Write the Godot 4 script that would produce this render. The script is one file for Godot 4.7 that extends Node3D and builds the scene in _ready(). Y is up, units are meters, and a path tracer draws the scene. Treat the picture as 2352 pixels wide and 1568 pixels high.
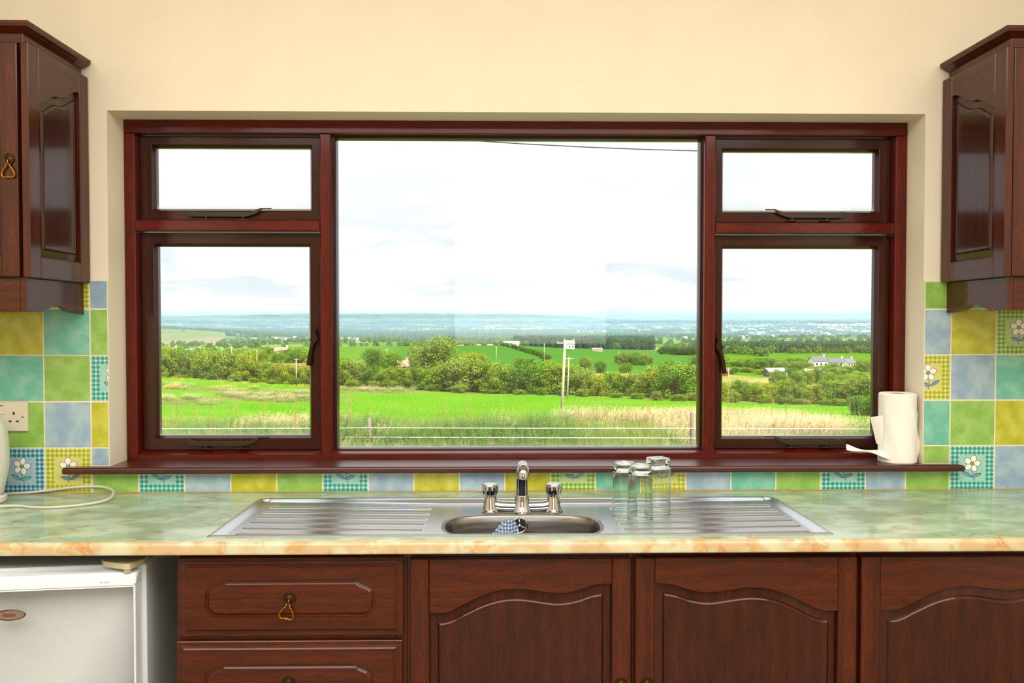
extends Node3D
# A kitchen with a wide wooden window over the sink, and the countryside seen through it.
# Metres, y up; the wall with the window has its inner face at z = 0, the room lies at z > 0 and the land at z < 0.

const EYE := Vector3(0, 1.453, 2.7)
var M := {}                       # materials
var rng := RandomNumberGenerator.new()
var names := {}

const FILL_COLOR := Color(1.0, 0.975, 0.935)
const FILL_ENERGY := 18.0  # strength of the added overhead panel that replaces bounced flash
const SKY := 1.0
const HAZE := 0.0002

func _ready() -> void:
	rng.seed = 5
	# camera
	var cam := Camera3D.new()
	cam.name = "camera"
	cam.position = EYE
	cam.rotation = Vector3(deg_to_rad(-1.33), deg_to_rad(-1.0), 0)
	cam.fov = rad_to_deg(2.0 * atan(784.0 / 1900.0))
	cam.near = 0.05
	cam.far = 60000.0
	add_child(cam)
	cam.current = true
	# sky, exposure
	var e := Environment.new()
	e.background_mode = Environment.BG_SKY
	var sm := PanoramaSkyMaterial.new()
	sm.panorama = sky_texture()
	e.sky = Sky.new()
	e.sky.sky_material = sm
	e.tonemap_mode = Environment.TONE_MAPPER_LINEAR
	e.tonemap_exposure = 1.0
	e.sdfgi_enabled = true
	e.ssao_enabled = true
	e.ssil_enabled = true
	e.volumetric_fog_enabled = true
	e.volumetric_fog_density = 0.0
	var we := WorldEnvironment.new()
	we.name = "world_environment"
	we.environment = e
	add_child(we)
	# the sun behind thin cloud, high behind the house
	var sun := DirectionalLight3D.new()
	sun.name = "sun"
	sun.light_color = Color(1.0, 0.96, 0.88)
	sun.light_energy = 3.2
	sun.light_angular_distance = 6.0
	sun.shadow_enabled = true
	sun.sky_mode = DirectionalLight3D.SKY_MODE_LIGHT_ONLY
	sun.rotation_degrees = Vector3(-52, 28, 0)
	add_child(sun)
	for q in [[cells, FastNoiseLite.RETURN_CELL_VALUE], [rims, FastNoiseLite.RETURN_DISTANCE2_SUB]]:
		q[0].noise_type = FastNoiseLite.TYPE_CELLULAR
		q[0].cellular_return_type = q[1]
		q[0].fractal_type = FastNoiseLite.FRACTAL_NONE
		q[0].seed = 33
		q[0].frequency = 0.0075
	woods.seed = 34; woods.frequency = 0.0022; woods.fractal_octaves = 3
	patch.seed = 35; patch.frequency = 0.004; patch.fractal_octaves = 3
	roll.seed = 36; roll.frequency = 0.0009; roll.fractal_octaves = 3
	make_materials()
	room()
	window()
	land()
	wall_cabinet("dark mahogany wall cabinet hanging left of the window, brass drop handle", -1.311, 1.0, 1.579, 2.236)
	wall_cabinet("dark mahogany wall cabinet hanging right of the window above the tiles", 1.4515, -1.0, 1.584, 2.240)
	base_cabinets()
	worktop()
	sink()
	tap()
	fridge()
	kettle()
	socket()
	tumbler(Vector3(0.372, 0.8915, 0.292), 0.0365, 0.0330, 0.152, "tall upturned round glass at the back left of the three")
	tumbler(Vector3(0.410, 0.8910, 0.335), 0.0365, 0.0330, 0.152, "upturned round glass in front, nearest the sink's edge")
	square_glass(Vector3(0.4725, 0.8915, 0.282), "upturned glass with a thick square base, on the right")
	cloth_in_sink()
	kitchen_roll()
	buildings()
	trees()
	far_things()
	verge()
	haze()

# ---------------------------------------------------------------- naming
func numbered(called: String) -> String:
	var n: int = names.get(called, 0)
	names[called] = n + 1
	return called if n == 0 else "%s_%03d" % [called, n]

func tag(o: Node, label := "", category := "", group := "", kind := "") -> Node:
	if label: o.set_meta("label", label)
	if category: o.set_meta("category", category)
	if group: o.set_meta("group", group)
	if kind: o.set_meta("kind", kind)
	return o

func thing(called: String, label: String, category: String, at := Vector3.ZERO, turn := 0.0, group := "") -> Node3D:
	var o := Node3D.new()
	o.name = numbered(called)
	add_child(o)
	o.position = at
	o.rotation.y = turn
	tag(o, label, category, group)
	return o

func put(called: String, st, m: Material, parent: Node = null) -> MeshInstance3D:
	var o := MeshInstance3D.new()
	o.mesh = st.commit() if st is SurfaceTool else st
	o.material_override = m
	if parent == null:
		o.name = numbered(called)
		add_child(o)
	else:
		o.name = called
		parent.add_child(o, true)
	return o

func struct(called: String, st, m: Material, label: String) -> MeshInstance3D:
	var o := put(called, st, m)
	tag(o, label, "", "", "structure")
	return o

# ---------------------------------------------------------------- shape helpers
func mb(smooth := false) -> SurfaceTool:
	var st := SurfaceTool.new()
	st.begin(Mesh.PRIMITIVE_TRIANGLES)
	st.set_smooth_group(0 if smooth else -1)
	return st

func done(st: SurfaceTool) -> SurfaceTool:
	st.generate_normals()
	return st

func tri(st: SurfaceTool, a: Vector3, b: Vector3, c: Vector3) -> void:   # counter-clockwise seen from outside
	st.add_vertex(a); st.add_vertex(c); st.add_vertex(b)

func quad(st: SurfaceTool, a: Vector3, b: Vector3, c: Vector3, d: Vector3) -> void:
	tri(st, a, b, c); tri(st, a, c, d)

func uvquad(st: SurfaceTool, a: Vector3, b: Vector3, c: Vector3, d: Vector3, ua: Vector2, uc: Vector2) -> void:
	var us := [ua, Vector2(uc.x, ua.y), uc, Vector2(ua.x, uc.y)]
	var vs := [a, b, c, d]
	for k in [0, 2, 1, 0, 3, 2]:
		st.set_uv(us[k]); st.add_vertex(vs[k])

# a box with chamfered edges
func cbox(st: SurfaceTool, a: Vector3, b: Vector3, c := 0.002) -> void:
	var lo := Vector3(minf(a.x, b.x), minf(a.y, b.y), minf(a.z, b.z))
	var hi := Vector3(maxf(a.x, b.x), maxf(a.y, b.y), maxf(a.z, b.z))
	c = minf(c, 0.45 * minf(hi.x - lo.x, minf(hi.y - lo.y, hi.z - lo.z)))
	var mid := (lo + hi) / 2.0
	var h := (hi - lo) / 2.0
	var p := func(sx, sy, sz, ax): # corner (sx, sy, sz) on the face across axis ax
		var v := Vector3(sx * (h.x - (0.0 if ax == 0 else c)), sy * (h.y - (0.0 if ax == 1 else c)), sz * (h.z - (0.0 if ax == 2 else c)))
		return mid + v
	for s in [-1, 1]:
		var f := [[p.call(s, -1, -1, 0), p.call(s, 1, -1, 0), p.call(s, 1, 1, 0), p.call(s, -1, 1, 0)],
			[p.call(-1, s, -1, 1), p.call(-1, s, 1, 1), p.call(1, s, 1, 1), p.call(1, s, -1, 1)],
			[p.call(-1, -1, s, 2), p.call(1, -1, s, 2), p.call(1, 1, s, 2), p.call(-1, 1, s, 2)]]
		for q in f:
			if s > 0: quad(st, q[0], q[1], q[2], q[3])
			else: quad(st, q[3], q[2], q[1], q[0])
	if c <= 0.0: return
	for s in [-1, 1]:
		for t in [-1, 1]:
			var e := [[p.call(s, t, -1, 0), p.call(s, t, 1, 0), p.call(s, t, 1, 1), p.call(s, t, -1, 1)],
				[p.call(-1, s, t, 1), p.call(1, s, t, 1), p.call(1, s, t, 2), p.call(-1, s, t, 2)],
				[p.call(t, -1, s, 2), p.call(t, 1, s, 2), p.call(t, 1, s, 0), p.call(t, -1, s, 0)]]
			for q in e:
				if s * t < 0: quad(st, q[0], q[1], q[2], q[3])
				else: quad(st, q[3], q[2], q[1], q[0])
			for u in [-1, 1]:
				if s * t * u > 0: tri(st, p.call(s, t, u, 0), p.call(s, t, u, 1), p.call(s, t, u, 2))
				else: tri(st, p.call(s, t, u, 2), p.call(s, t, u, 1), p.call(s, t, u, 0))

func area(o: PackedVector2Array) -> float:
	var s := 0.0
	for i in o.size():
		s += o[i].cross(o[(i + 1) % o.size()])
	return s / 2.0

# outline moved inwards by d (counter-clockwise outline), vertex for vertex
func inset(o: PackedVector2Array, d: float) -> PackedVector2Array:
	var r := PackedVector2Array()
	var n := o.size()
	for i in n:
		var a := (o[i] - o[(i + n - 1) % n]).normalized()
		var b := (o[(i + 1) % n] - o[i]).normalized()
		var na := Vector2(-a.y, a.x)
		var nb := Vector2(-b.y, b.x)
		var m := (na + nb)
		var k := m.dot(na)
		r.append(o[i] + (m / maxf(k, 0.35)) * d)
	return r

# rings of one outline at several insets and heights along z; caps at the first and the last ring if asked. In the plane x, y with z out.
func loft(st: SurfaceTool, o: PackedVector2Array, steps: Array, cap_first := false, cap_last := true, xf := Transform3D()) -> void:
	var rings := []
	for s in steps:
		var r := []
		for q in inset(o, s[0]): r.append(xf * Vector3(q.x, q.y, s[1]))
		rings.append(r)
	var n := o.size()
	for k in rings.size() - 1:
		for i in n:
			var j := (i + 1) % n
			quad(st, rings[k][i], rings[k][j], rings[k + 1][j], rings[k + 1][i])
	for e in 2:
		if (e == 0 and cap_first) or (e == 1 and cap_last):
			var s: Array = steps[0] if e == 0 else steps[-1]
			var flat := inset(o, s[0])
			var ix := Geometry2D.triangulate_polygon(flat)
			for t in ix.size() / 3:
				var v := []
				var w := []
				for q in 3:
					v.append(xf * Vector3(flat[ix[t * 3 + q]].x, flat[ix[t * 3 + q]].y, s[1]))
					w.append(flat[ix[t * 3 + q]])
				var ccw: bool = (w[1] - w[0]).cross(w[2] - w[0]) > 0
				if ccw == (e == 1): tri(st, v[0], v[1], v[2])
				else: tri(st, v[0], v[2], v[1])

# a solid of one outline between two heights, edges chamfered at both ends
func prism(st: SurfaceTool, o: PackedVector2Array, z0: float, z1: float, c := 0.0, xf := Transform3D()) -> void:
	var q := o.duplicate()
	if area(q) < 0: q.reverse()
	var steps := [[0.0, z0], [0.0, z1]] if c <= 0.0 else [[c, z0], [0.0, z0 + c], [0.0, z1 - c], [c, z1]]
	loft(st, q, steps, true, true, xf)

func rect(x0: float, y0: float, x1: float, y1: float) -> PackedVector2Array:
	return PackedVector2Array([Vector2(x0, y0), Vector2(x1, y0), Vector2(x1, y1), Vector2(x0, y1)])

func rrect(x0: float, y0: float, x1: float, y1: float, r: float, n := 6) -> PackedVector2Array:
	var o := PackedVector2Array()
	var cs := [Vector2(x1 - r, y0 + r), Vector2(x1 - r, y1 - r), Vector2(x0 + r, y1 - r), Vector2(x0 + r, y0 + r)]
	for k in 4:
		for i in n + 1:
			var a := -PI / 2 + k * PI / 2 + PI / 2 * i / n
			o.append(cs[k] + Vector2(cos(a), sin(a)) * r)
	return o

func superellipse(c: Vector2, rx: float, ry: float, p: float, n := 72) -> PackedVector2Array:
	var o := PackedVector2Array()
	for i in n:
		var a := TAU * i / n
		o.append(c + Vector2(signf(cos(a)) * pow(absf(cos(a)), 2.0 / p) * rx, signf(sin(a)) * pow(absf(sin(a)), 2.0 / p) * ry))
	return o

# profile (radius, height) turned about y; counter-clockwise profile seen with radius to the right gives outward faces
func dense(prof: Array) -> Array:      # points close to both ends of each long stretch keep smooth shading local to the bends
	var o := [prof[0]]
	for k in prof.size() - 1:
		var a := Vector2(prof[k][0], prof[k][1])
		var b := Vector2(prof[k + 1][0], prof[k + 1][1])
		var l := a.distance_to(b)
		if l > 0.006:
			for t in [0.0012 / l, 1.0 - 0.0012 / l]:
				var q := a.lerp(b, t)
				o.append([q.x, q.y])
		o.append(prof[k + 1])
	return o

func lathe(st: SurfaceTool, prof_: Array, n := 28, xf := Transform3D(), flute := 0.0, nf := 6) -> void:
	var prof := dense(prof_)
	for i in n:
		var a0 := TAU * i / n
		var a1 := TAU * (i + 1) / n
		for k in prof.size() - 1:
			var f0 := 1.0 - flute * pow(absf(cos(a0 * nf / 2.0)), 6)
			var f1 := 1.0 - flute * pow(absf(cos(a1 * nf / 2.0)), 6)
			var p := func(q, a, f): return xf * Vector3(q[0] * cos(a) * f, q[1], -q[0] * sin(a) * f)
			var a: Vector3 = p.call(prof[k], a0, f0)
			var b: Vector3 = p.call(prof[k], a1, f1)
			var c: Vector3 = p.call(prof[k + 1], a1, f1)
			var d: Vector3 = p.call(prof[k + 1], a0, f0)
			if prof[k][0] > 1e-6: tri(st, a, b, c)
			if prof[k + 1][0] > 1e-6: tri(st, a, c, d)

# a tube along points, with one radius or one per point
func tube(st: SurfaceTool, pts: Array, rad, n := 10, caps := true) -> void:
	var frames := []
	var up := Vector3.UP
	for i in pts.size():
		var t: Vector3 = (pts[mini(i + 1, pts.size() - 1)] - pts[maxi(i - 1, 0)]).normalized()
		if absf(t.dot(up)) > 0.98: up = Vector3.RIGHT if absf(t.x) < 0.9 else Vector3.BACK
		var s := t.cross(up).normalized()
		up = s.cross(t).normalized()
		var r: float = rad[i] if rad is Array else rad
		var ring := []
		for k in n:
			var a := TAU * k / n
			ring.append(pts[i] + (s * cos(a) + up * sin(a)) * r)
		frames.append(ring)
	for i in pts.size() - 1:
		for k in n:
			var j := (k + 1) % n
			quad(st, frames[i][k], frames[i + 1][k], frames[i + 1][j], frames[i][j])
	if caps:
		for k in range(1, n - 1):
			tri(st, frames[0][0], frames[0][k], frames[0][k + 1])
			tri(st, frames[-1][0], frames[-1][k + 1], frames[-1][k])

func curve(pts: Array, per := 6) -> Array:   # a smooth line through the points
	var o := []
	for i in pts.size() - 1:
		var p0: Vector3 = pts[maxi(i - 1, 0)]
		var p3: Vector3 = pts[mini(i + 2, pts.size() - 1)]
		for k in per:
			o.append(pts[i].cubic_interpolate(pts[i + 1], p0, p3, float(k) / per))
	o.append(pts[-1])
	return o

func ball(st: SurfaceTool, c: Vector3, r: Vector3, n := 10) -> void:
	var prof := []
	for i in n / 2 + 1:
		var a := -PI / 2 + PI * i / (n / 2)
		prof.append([cos(a), sin(a)])
	lathe(st, prof, n, Transform3D(Basis.from_scale(r), c))

# ---------------------------------------------------------------- materials
func mat(color: Color, rough := 0.6, metal := 0.0) -> StandardMaterial3D:
	var m := StandardMaterial3D.new()
	m.albedo_color = color
	m.roughness = rough
	m.metallic = metal
	return m

func noise(freq: float, octaves := 4, seed_ := 1, type := FastNoiseLite.TYPE_SIMPLEX_SMOOTH) -> FastNoiseLite:
	var n := FastNoiseLite.new()
	n.seed = seed_
	n.frequency = freq
	n.noise_type = type
	n.fractal_type = FastNoiseLite.FRACTAL_FBM
	n.fractal_octaves = octaves
	return n

func paint(w: int, h: int, f: Callable) -> ImageTexture:
	var im := Image.create(w, h, false, Image.FORMAT_RGB8)
	for y in h:
		for x in w:
			im.set_pixel(x, y, f.call(x, y))
	return ImageTexture.create_from_image(im)

func triplanar(m: StandardMaterial3D, scale: float) -> StandardMaterial3D:
	m.uv1_triplanar = true
	m.uv1_world_triplanar = true
	m.uv1_scale = Vector3.ONE * scale
	m.uv1_triplanar_sharpness = 4.0
	return m

func grain(upright: bool) -> ImageTexture:   # varnished mahogany, lines along one axis
	var a := noise(0.02, 3, 11)
	var b := noise(0.055, 3, 12)
	var c := noise(0.01, 2, 13)
	return paint(512, 512, func(x, y):
		var u: float = x if upright else y
		var v: float = y if upright else x
		var wob := 5.0 * c.get_noise_2d(u * 0.6, v)
		# wraps along the grain by mirroring, across it by blending
		var vv := absf(v - 256.0)
		var uu := absf(u - 256.0)
		var fine := b.get_noise_2d((uu + wob) * 6.0, vv * 0.22)
		var band := a.get_noise_2d((uu + wob) * 1.5, vv * 0.12)
		var fleck := maxf(0.0, b.get_noise_2d((uu + 900.0) * 9.0, vv * 0.7) - 0.25) * 1.3
		var t := clampf(0.66 + 0.26 * band + 0.30 * fine - fleck * 0.8, 0.2, 1.0)
		return Color(0.32, 0.20, 0.11).lerp(Color(1.0, 0.96, 0.84), t))

func wood(tex: ImageTexture, tint: Color, rough: float, scale := 2.2) -> StandardMaterial3D:
	var m := triplanar(mat(tint, rough), scale)
	m.albedo_texture = tex
	m.clearcoat_enabled = true
	m.clearcoat = 0.55
	m.clearcoat_roughness = 0.2
	m.metallic_specular = 0.25
	m.clearcoat_roughness = 0.12
	return m

func mottle(lo: Color, hi: Color, seed_: int) -> ImageTexture:   # the cloudy glaze of a plain tile
	var a := noise(0.016, 4, seed_)
	var b := noise(0.05, 3, seed_ + 50)
	return paint(256, 256, func(x, y):
		var t: float = clampf(0.45 + 0.68 * a.get_noise_2d(x * 0.5 + y * 0.3, y * 0.7 - x * 0.2) + 0.16 * b.get_noise_2d(x * 0.7, y * 0.7), 0.0, 1.0)
		return lo.lerp(hi, t * t * (3.0 - 2.0 * t)))

func in_ellipse(p: Vector2, c: Vector2, r: Vector2, turn: float) -> float:   # below 1 inside
	var q := (p - c).rotated(-turn)
	return sqrt(q.x * q.x / (r.x * r.x) + q.y * q.y / (r.y * r.y))

# gingham border and a white flower, as printed on the patterned tiles (u to the right, v down)
func gingham(base: Color, check: Color, leaf: Color, line: Color, turn: float, seed_: int) -> ImageTexture:
	var wob := noise(0.03, 3, seed_)
	return paint(384, 384, func(x, y):
		var p := Vector2(x, y) / 384.0
		var soft := 0.06 * wob.get_noise_2d(x * 0.5, y * 0.5)
		var c := base.lerp(Color(0.92, 0.95, 0.86), 0.10 + soft * 2.0)
		var edge := minf(minf(p.x, 1.0 - p.x), minf(p.y, 1.0 - p.y))
		var n := 10.0
		if edge < 0.205 and edge > 0.018:
			var q := (p - Vector2(0.02, 0.02)) / 0.96 * n
			var sx := 0.5 + 0.5 * cos((q.x - 0.5) * TAU)
			var sy := 0.5 + 0.5 * cos((q.y - 0.5) * TAU)
			var kx := smoothstep(0.25, 0.62, sx + wob.get_noise_2d(x * 1.5, y * 1.5) * 0.3)
			var ky := smoothstep(0.25, 0.62, sy + wob.get_noise_2d(y * 1.5, x * 1.5) * 0.3)
			c = c.lerp(Color(0.90, 0.93, 0.84), 0.55 * (1.0 - kx) * (1.0 - ky))
			c = c.lerp(check, 0.42 * maxf(kx, ky) + 0.58 * kx * ky)
		# the flower: stem, two leaves, five petals, a green heart
		var f := (p - Vector2(0.5, 0.42)).rotated(-turn) + Vector2(0.5, 0.42)
		var stem := absf(f.x - (0.505 + 0.09 * pow(maxf(f.y - 0.45, 0.0) / 0.3, 2.0) * (1.0 if turn > 0 else -0.6)))
		if f.y > 0.46 and f.y < 0.76: c = c.lerp(line.lerp(leaf, 0.5), 1.0 - smoothstep(0.006, 0.013, stem))
		for s in [-1.0, 1.0]:
			var e := in_ellipse(f, Vector2(0.515 + s * 0.105, 0.645), Vector2(0.10, 0.036), s * -0.42)
			if e < 1.12:
				c = line if e > 0.94 else leaf.lerp(line, 0.7 * (1.0 - smoothstep(0.004, 0.010, absf((f - Vector2(0.515, 0.66)).rotated(s * 0.42).y))))
		for k in 5:
			var a := TAU * k / 5.0 - PI / 2 + 0.12
			var e := in_ellipse(f, Vector2(0.5, 0.40) + Vector2(cos(a), sin(a)) * 0.112, Vector2(0.078, 0.062), a)
			if e < 1.1: c = line if e > 0.95 else Color(0.95, 0.93, 0.89)
		var h := in_ellipse(f, Vector2(0.5, 0.40), Vector2(0.05, 0.035), 0.0)
		if h < 1.0: c = Color(0.55, 0.66, 0.12) if h < 0.75 else line
		return c)

func marble(front: bool) -> ImageTexture:   # onyx-look laminate with rusty veins; the top's green partly painted-in tile reflections
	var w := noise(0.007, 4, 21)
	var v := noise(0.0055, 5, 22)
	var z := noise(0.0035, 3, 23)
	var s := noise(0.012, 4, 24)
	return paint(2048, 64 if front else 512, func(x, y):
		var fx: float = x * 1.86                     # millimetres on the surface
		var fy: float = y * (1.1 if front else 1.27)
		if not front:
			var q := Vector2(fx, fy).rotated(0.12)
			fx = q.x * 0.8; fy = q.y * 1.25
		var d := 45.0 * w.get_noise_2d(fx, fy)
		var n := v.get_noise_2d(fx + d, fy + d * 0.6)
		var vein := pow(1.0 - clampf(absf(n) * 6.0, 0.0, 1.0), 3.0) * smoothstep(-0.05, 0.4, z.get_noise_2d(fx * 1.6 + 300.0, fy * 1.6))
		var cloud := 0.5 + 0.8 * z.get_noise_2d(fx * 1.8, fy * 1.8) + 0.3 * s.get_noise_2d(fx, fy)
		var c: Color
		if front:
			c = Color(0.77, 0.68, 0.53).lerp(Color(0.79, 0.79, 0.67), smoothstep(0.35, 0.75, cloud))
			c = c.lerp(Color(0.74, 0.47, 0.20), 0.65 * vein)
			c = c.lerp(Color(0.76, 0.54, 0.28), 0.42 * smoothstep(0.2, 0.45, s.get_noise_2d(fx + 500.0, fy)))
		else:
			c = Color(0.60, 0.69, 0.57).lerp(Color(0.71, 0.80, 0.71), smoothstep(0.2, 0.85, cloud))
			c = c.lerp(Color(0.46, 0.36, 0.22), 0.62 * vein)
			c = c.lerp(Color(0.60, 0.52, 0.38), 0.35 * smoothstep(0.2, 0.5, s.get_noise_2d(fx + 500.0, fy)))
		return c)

func make_materials() -> void:
	var gv := grain(true)
	var gh := grain(false)
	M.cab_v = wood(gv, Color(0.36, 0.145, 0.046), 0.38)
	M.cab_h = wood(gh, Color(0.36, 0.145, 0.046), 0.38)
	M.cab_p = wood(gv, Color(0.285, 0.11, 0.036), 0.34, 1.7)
	M.cab_in = mat(Color(0.16, 0.09, 0.05), 0.7)
	M.win_v = wood(gv, Color(0.43, 0.105, 0.042), 0.36)
	M.win_h = wood(gh, Color(0.43, 0.105, 0.042), 0.36)
	M.sash_v = wood(gv, Color(0.28, 0.10, 0.045), 0.34)
	M.sash_h = wood(gh, Color(0.28, 0.10, 0.045), 0.34)
	M.sill = wood(gh, Color(0.36, 0.085, 0.045), 0.3)
	M.sill.clearcoat = 1.0
	M.sill.clearcoat_roughness = 0.36
	M.putty = mat(Color(0.36, 0.27, 0.16), 0.8)
	var pn := noise(0.02, 3, 31)
	var pt := paint(256, 256, func(x, y):
		var t := 0.985 + 0.012 * pn.get_noise_2d(x, y)
		return Color(t, t, t * 0.995))
	M.plaster = triplanar(mat(Color(0.915, 0.878, 0.80), 0.85), 0.8)
	M.plaster.albedo_texture = pt
	M.white_wall = mat(Color(0.88, 0.86, 0.80), 0.9)
	M.ceiling = mat(Color(0.90, 0.89, 0.86), 0.9)
	M.far_wall = mat(Color(0.66, 0.58, 0.47), 0.9)
	M.floor = triplanar(mat(Color(0.66, 0.60, 0.52), 0.5), 1.0)
	M.grout = mat(Color(0.89, 0.86, 0.77), 0.8)
	M.caulk = mat(Color(0.78, 0.62, 0.38), 0.7)
	var tile := func(t: ImageTexture):
		var m := mat(Color.WHITE, 0.14)
		m.albedo_texture = t
		m.texture_repeat = true
		return m
	M.Y = tile.call(mottle(Color(0.67, 0.67, 0.12), Color(0.78, 0.78, 0.34), 1))
	M.T = tile.call(mottle(Color(0.38, 0.70, 0.62), Color(0.54, 0.77, 0.69), 2))
	M.G = tile.call(mottle(Color(0.50, 0.69, 0.30), Color(0.63, 0.77, 0.43), 3))
	M.B = tile.call(mottle(Color(0.53, 0.65, 0.75), Color(0.66, 0.75, 0.79), 4))
	M.fB = tile.call(gingham(Color(0.60, 0.72, 0.80), Color(0.13, 0.46, 0.58), Color(0.38, 0.72, 0.66), Color(0.16, 0.32, 0.48), 0.12, 61))
	M.fY = tile.call(gingham(Color(0.80, 0.78, 0.42), Color(0.62, 0.66, 0.02), Color(0.44, 0.58, 0.70), Color(0.24, 0.36, 0.52), -0.15, 62))
	M.fT = tile.call(gingham(Color(0.56, 0.78, 0.73), Color(0.10, 0.56, 0.55), Color(0.44, 0.62, 0.72), Color(0.16, 0.30, 0.46), 0.12, 63))
	M.fG = tile.call(gingham(Color(0.66, 0.76, 0.46), Color(0.40, 0.62, 0.05), Color(0.44, 0.60, 0.72), Color(0.20, 0.34, 0.48), -0.12, 64))
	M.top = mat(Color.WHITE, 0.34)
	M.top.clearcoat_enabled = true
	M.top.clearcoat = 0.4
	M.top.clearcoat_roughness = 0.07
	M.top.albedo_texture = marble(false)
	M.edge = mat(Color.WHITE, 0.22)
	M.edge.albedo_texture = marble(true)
	var bn := noise(0.02, 3, 41)
	var bt := paint(256, 256, func(x, y):
		var t := 0.5 + 0.22 * bn.get_noise_2d(x * 0.3, y * 6.0)
		return Color(t, t, t))
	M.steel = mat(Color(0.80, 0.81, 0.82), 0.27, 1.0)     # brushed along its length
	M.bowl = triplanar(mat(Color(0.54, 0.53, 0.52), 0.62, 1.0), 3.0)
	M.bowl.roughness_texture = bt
	M.chrome = mat(Color(0.72, 0.72, 0.73), 0.07, 1.0)
	M.brass = mat(Color(0.62, 0.44, 0.16), 0.34, 1.0)
	M.old_brass = mat(Color(0.26, 0.20, 0.12), 0.42, 1.0)
	M.bronze = mat(Color(0.20, 0.14, 0.08), 0.5, 0.8)
	M.iron = mat(Color(0.24, 0.20, 0.15), 0.5, 0.5)
	M.pane = mat(Color(1, 1, 1, 0.02), 0.0)
	M.pane.transparency = BaseMaterial3D.TRANSPARENCY_ALPHA
	var gn := noise(0.012, 4, 45)
	var gi := Image.create(512, 128, false, Image.FORMAT_RGBA8)
	for y in 128:
		for x in 512:
			var up := 1.0 - y / 127.0                     # 0 at the foot
			var n := gn.get_noise_2d(absf(x - 256.0) * 1.6, y * 0.5)
			var t := exp(-up * 13.0) * 0.5 + 0.10 * smoothstep(0.05, 0.5, n) * exp(-up * 3.0)
			gi.set_pixel(x, y, Color(0.86, 0.92, 0.86, clampf(t * smoothstep(1.0, 0.8, up), 0.0, 0.8)))
	M.grime = mat(Color.WHITE, 0.9)
	M.grime.albedo_texture = ImageTexture.create_from_image(gi)
	M.grime.transparency = BaseMaterial3D.TRANSPARENCY_ALPHA
	M.grime.backlight_enabled = true
	M.grime.backlight = Color(0.7, 0.7, 0.7)
	M.glass = mat(Color(0.96, 0.99, 0.97, 0.0), 0.0)
	M.glass.refraction_enabled = true
	M.glass.refraction_scale = 0.05
	M.fridge = mat(Color(0.89, 0.93, 0.96), 0.32)
	M.fridge_grey = mat(Color(0.62, 0.64, 0.63), 0.4)
	M.ivory = mat(Color(0.74, 0.71, 0.60), 0.5)
	M.gasket = mat(Color(0.52, 0.52, 0.47), 0.7)
	M.badge = mat(Color(0.52, 0.48, 0.44), 0.35, 0.3)
	M.badge_edge = mat(Color(0.34, 0.28, 0.25), 0.25, 0.7)
	M.letters = mat(Color(0.55, 0.25, 0.04), 0.4, 0.3)
	M.print_grey = mat(Color(0.55, 0.58, 0.62), 0.6)
	M.plastic = mat(Color(0.87, 0.87, 0.83), 0.3)
	M.socket = mat(Color(0.84, 0.81, 0.73), 0.35)
	M.black = mat(Color(0.03, 0.02, 0.02), 0.6)
	M.red = mat(Color(0.35, 0.04, 0.04), 0.5)
	M.cord = mat(Color(0.80, 0.79, 0.74), 0.5)
	M.paper = mat(Color(0.93, 0.92, 0.89), 0.95)
	M.card = mat(Color(0.62, 0.52, 0.40), 0.9)
	var cn := noise(0.05, 3, 51)
	M.cloth = triplanar(mat(Color.WHITE, 0.95), 14.0)
	M.cloth.albedo_texture = paint(256, 256, func(x, y):
		var a: float = smoothstep(0.35, 0.6, 0.5 + 0.5 * cos(x / 256.0 * TAU * 8.0))
		var b: float = smoothstep(0.35, 0.6, 0.5 + 0.5 * cos(y / 256.0 * TAU * 8.0))
		var t := clampf(0.5 * a + 0.5 * b + 0.2 * cn.get_noise_2d(x, y), 0.0, 1.0)
		return Color(0.84, 0.86, 0.86).lerp(Color(0.20, 0.36, 0.58), t))

# ---------------------------------------------------------------- the room
const FLAT := Basis(Vector3(1, 0, 0), Vector3(0, 0, -1), Vector3(0, 1, 0))     # outlines drawn as (x, -z), extruded upwards
const P := 0.1495                                                               # tile pitch

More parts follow.
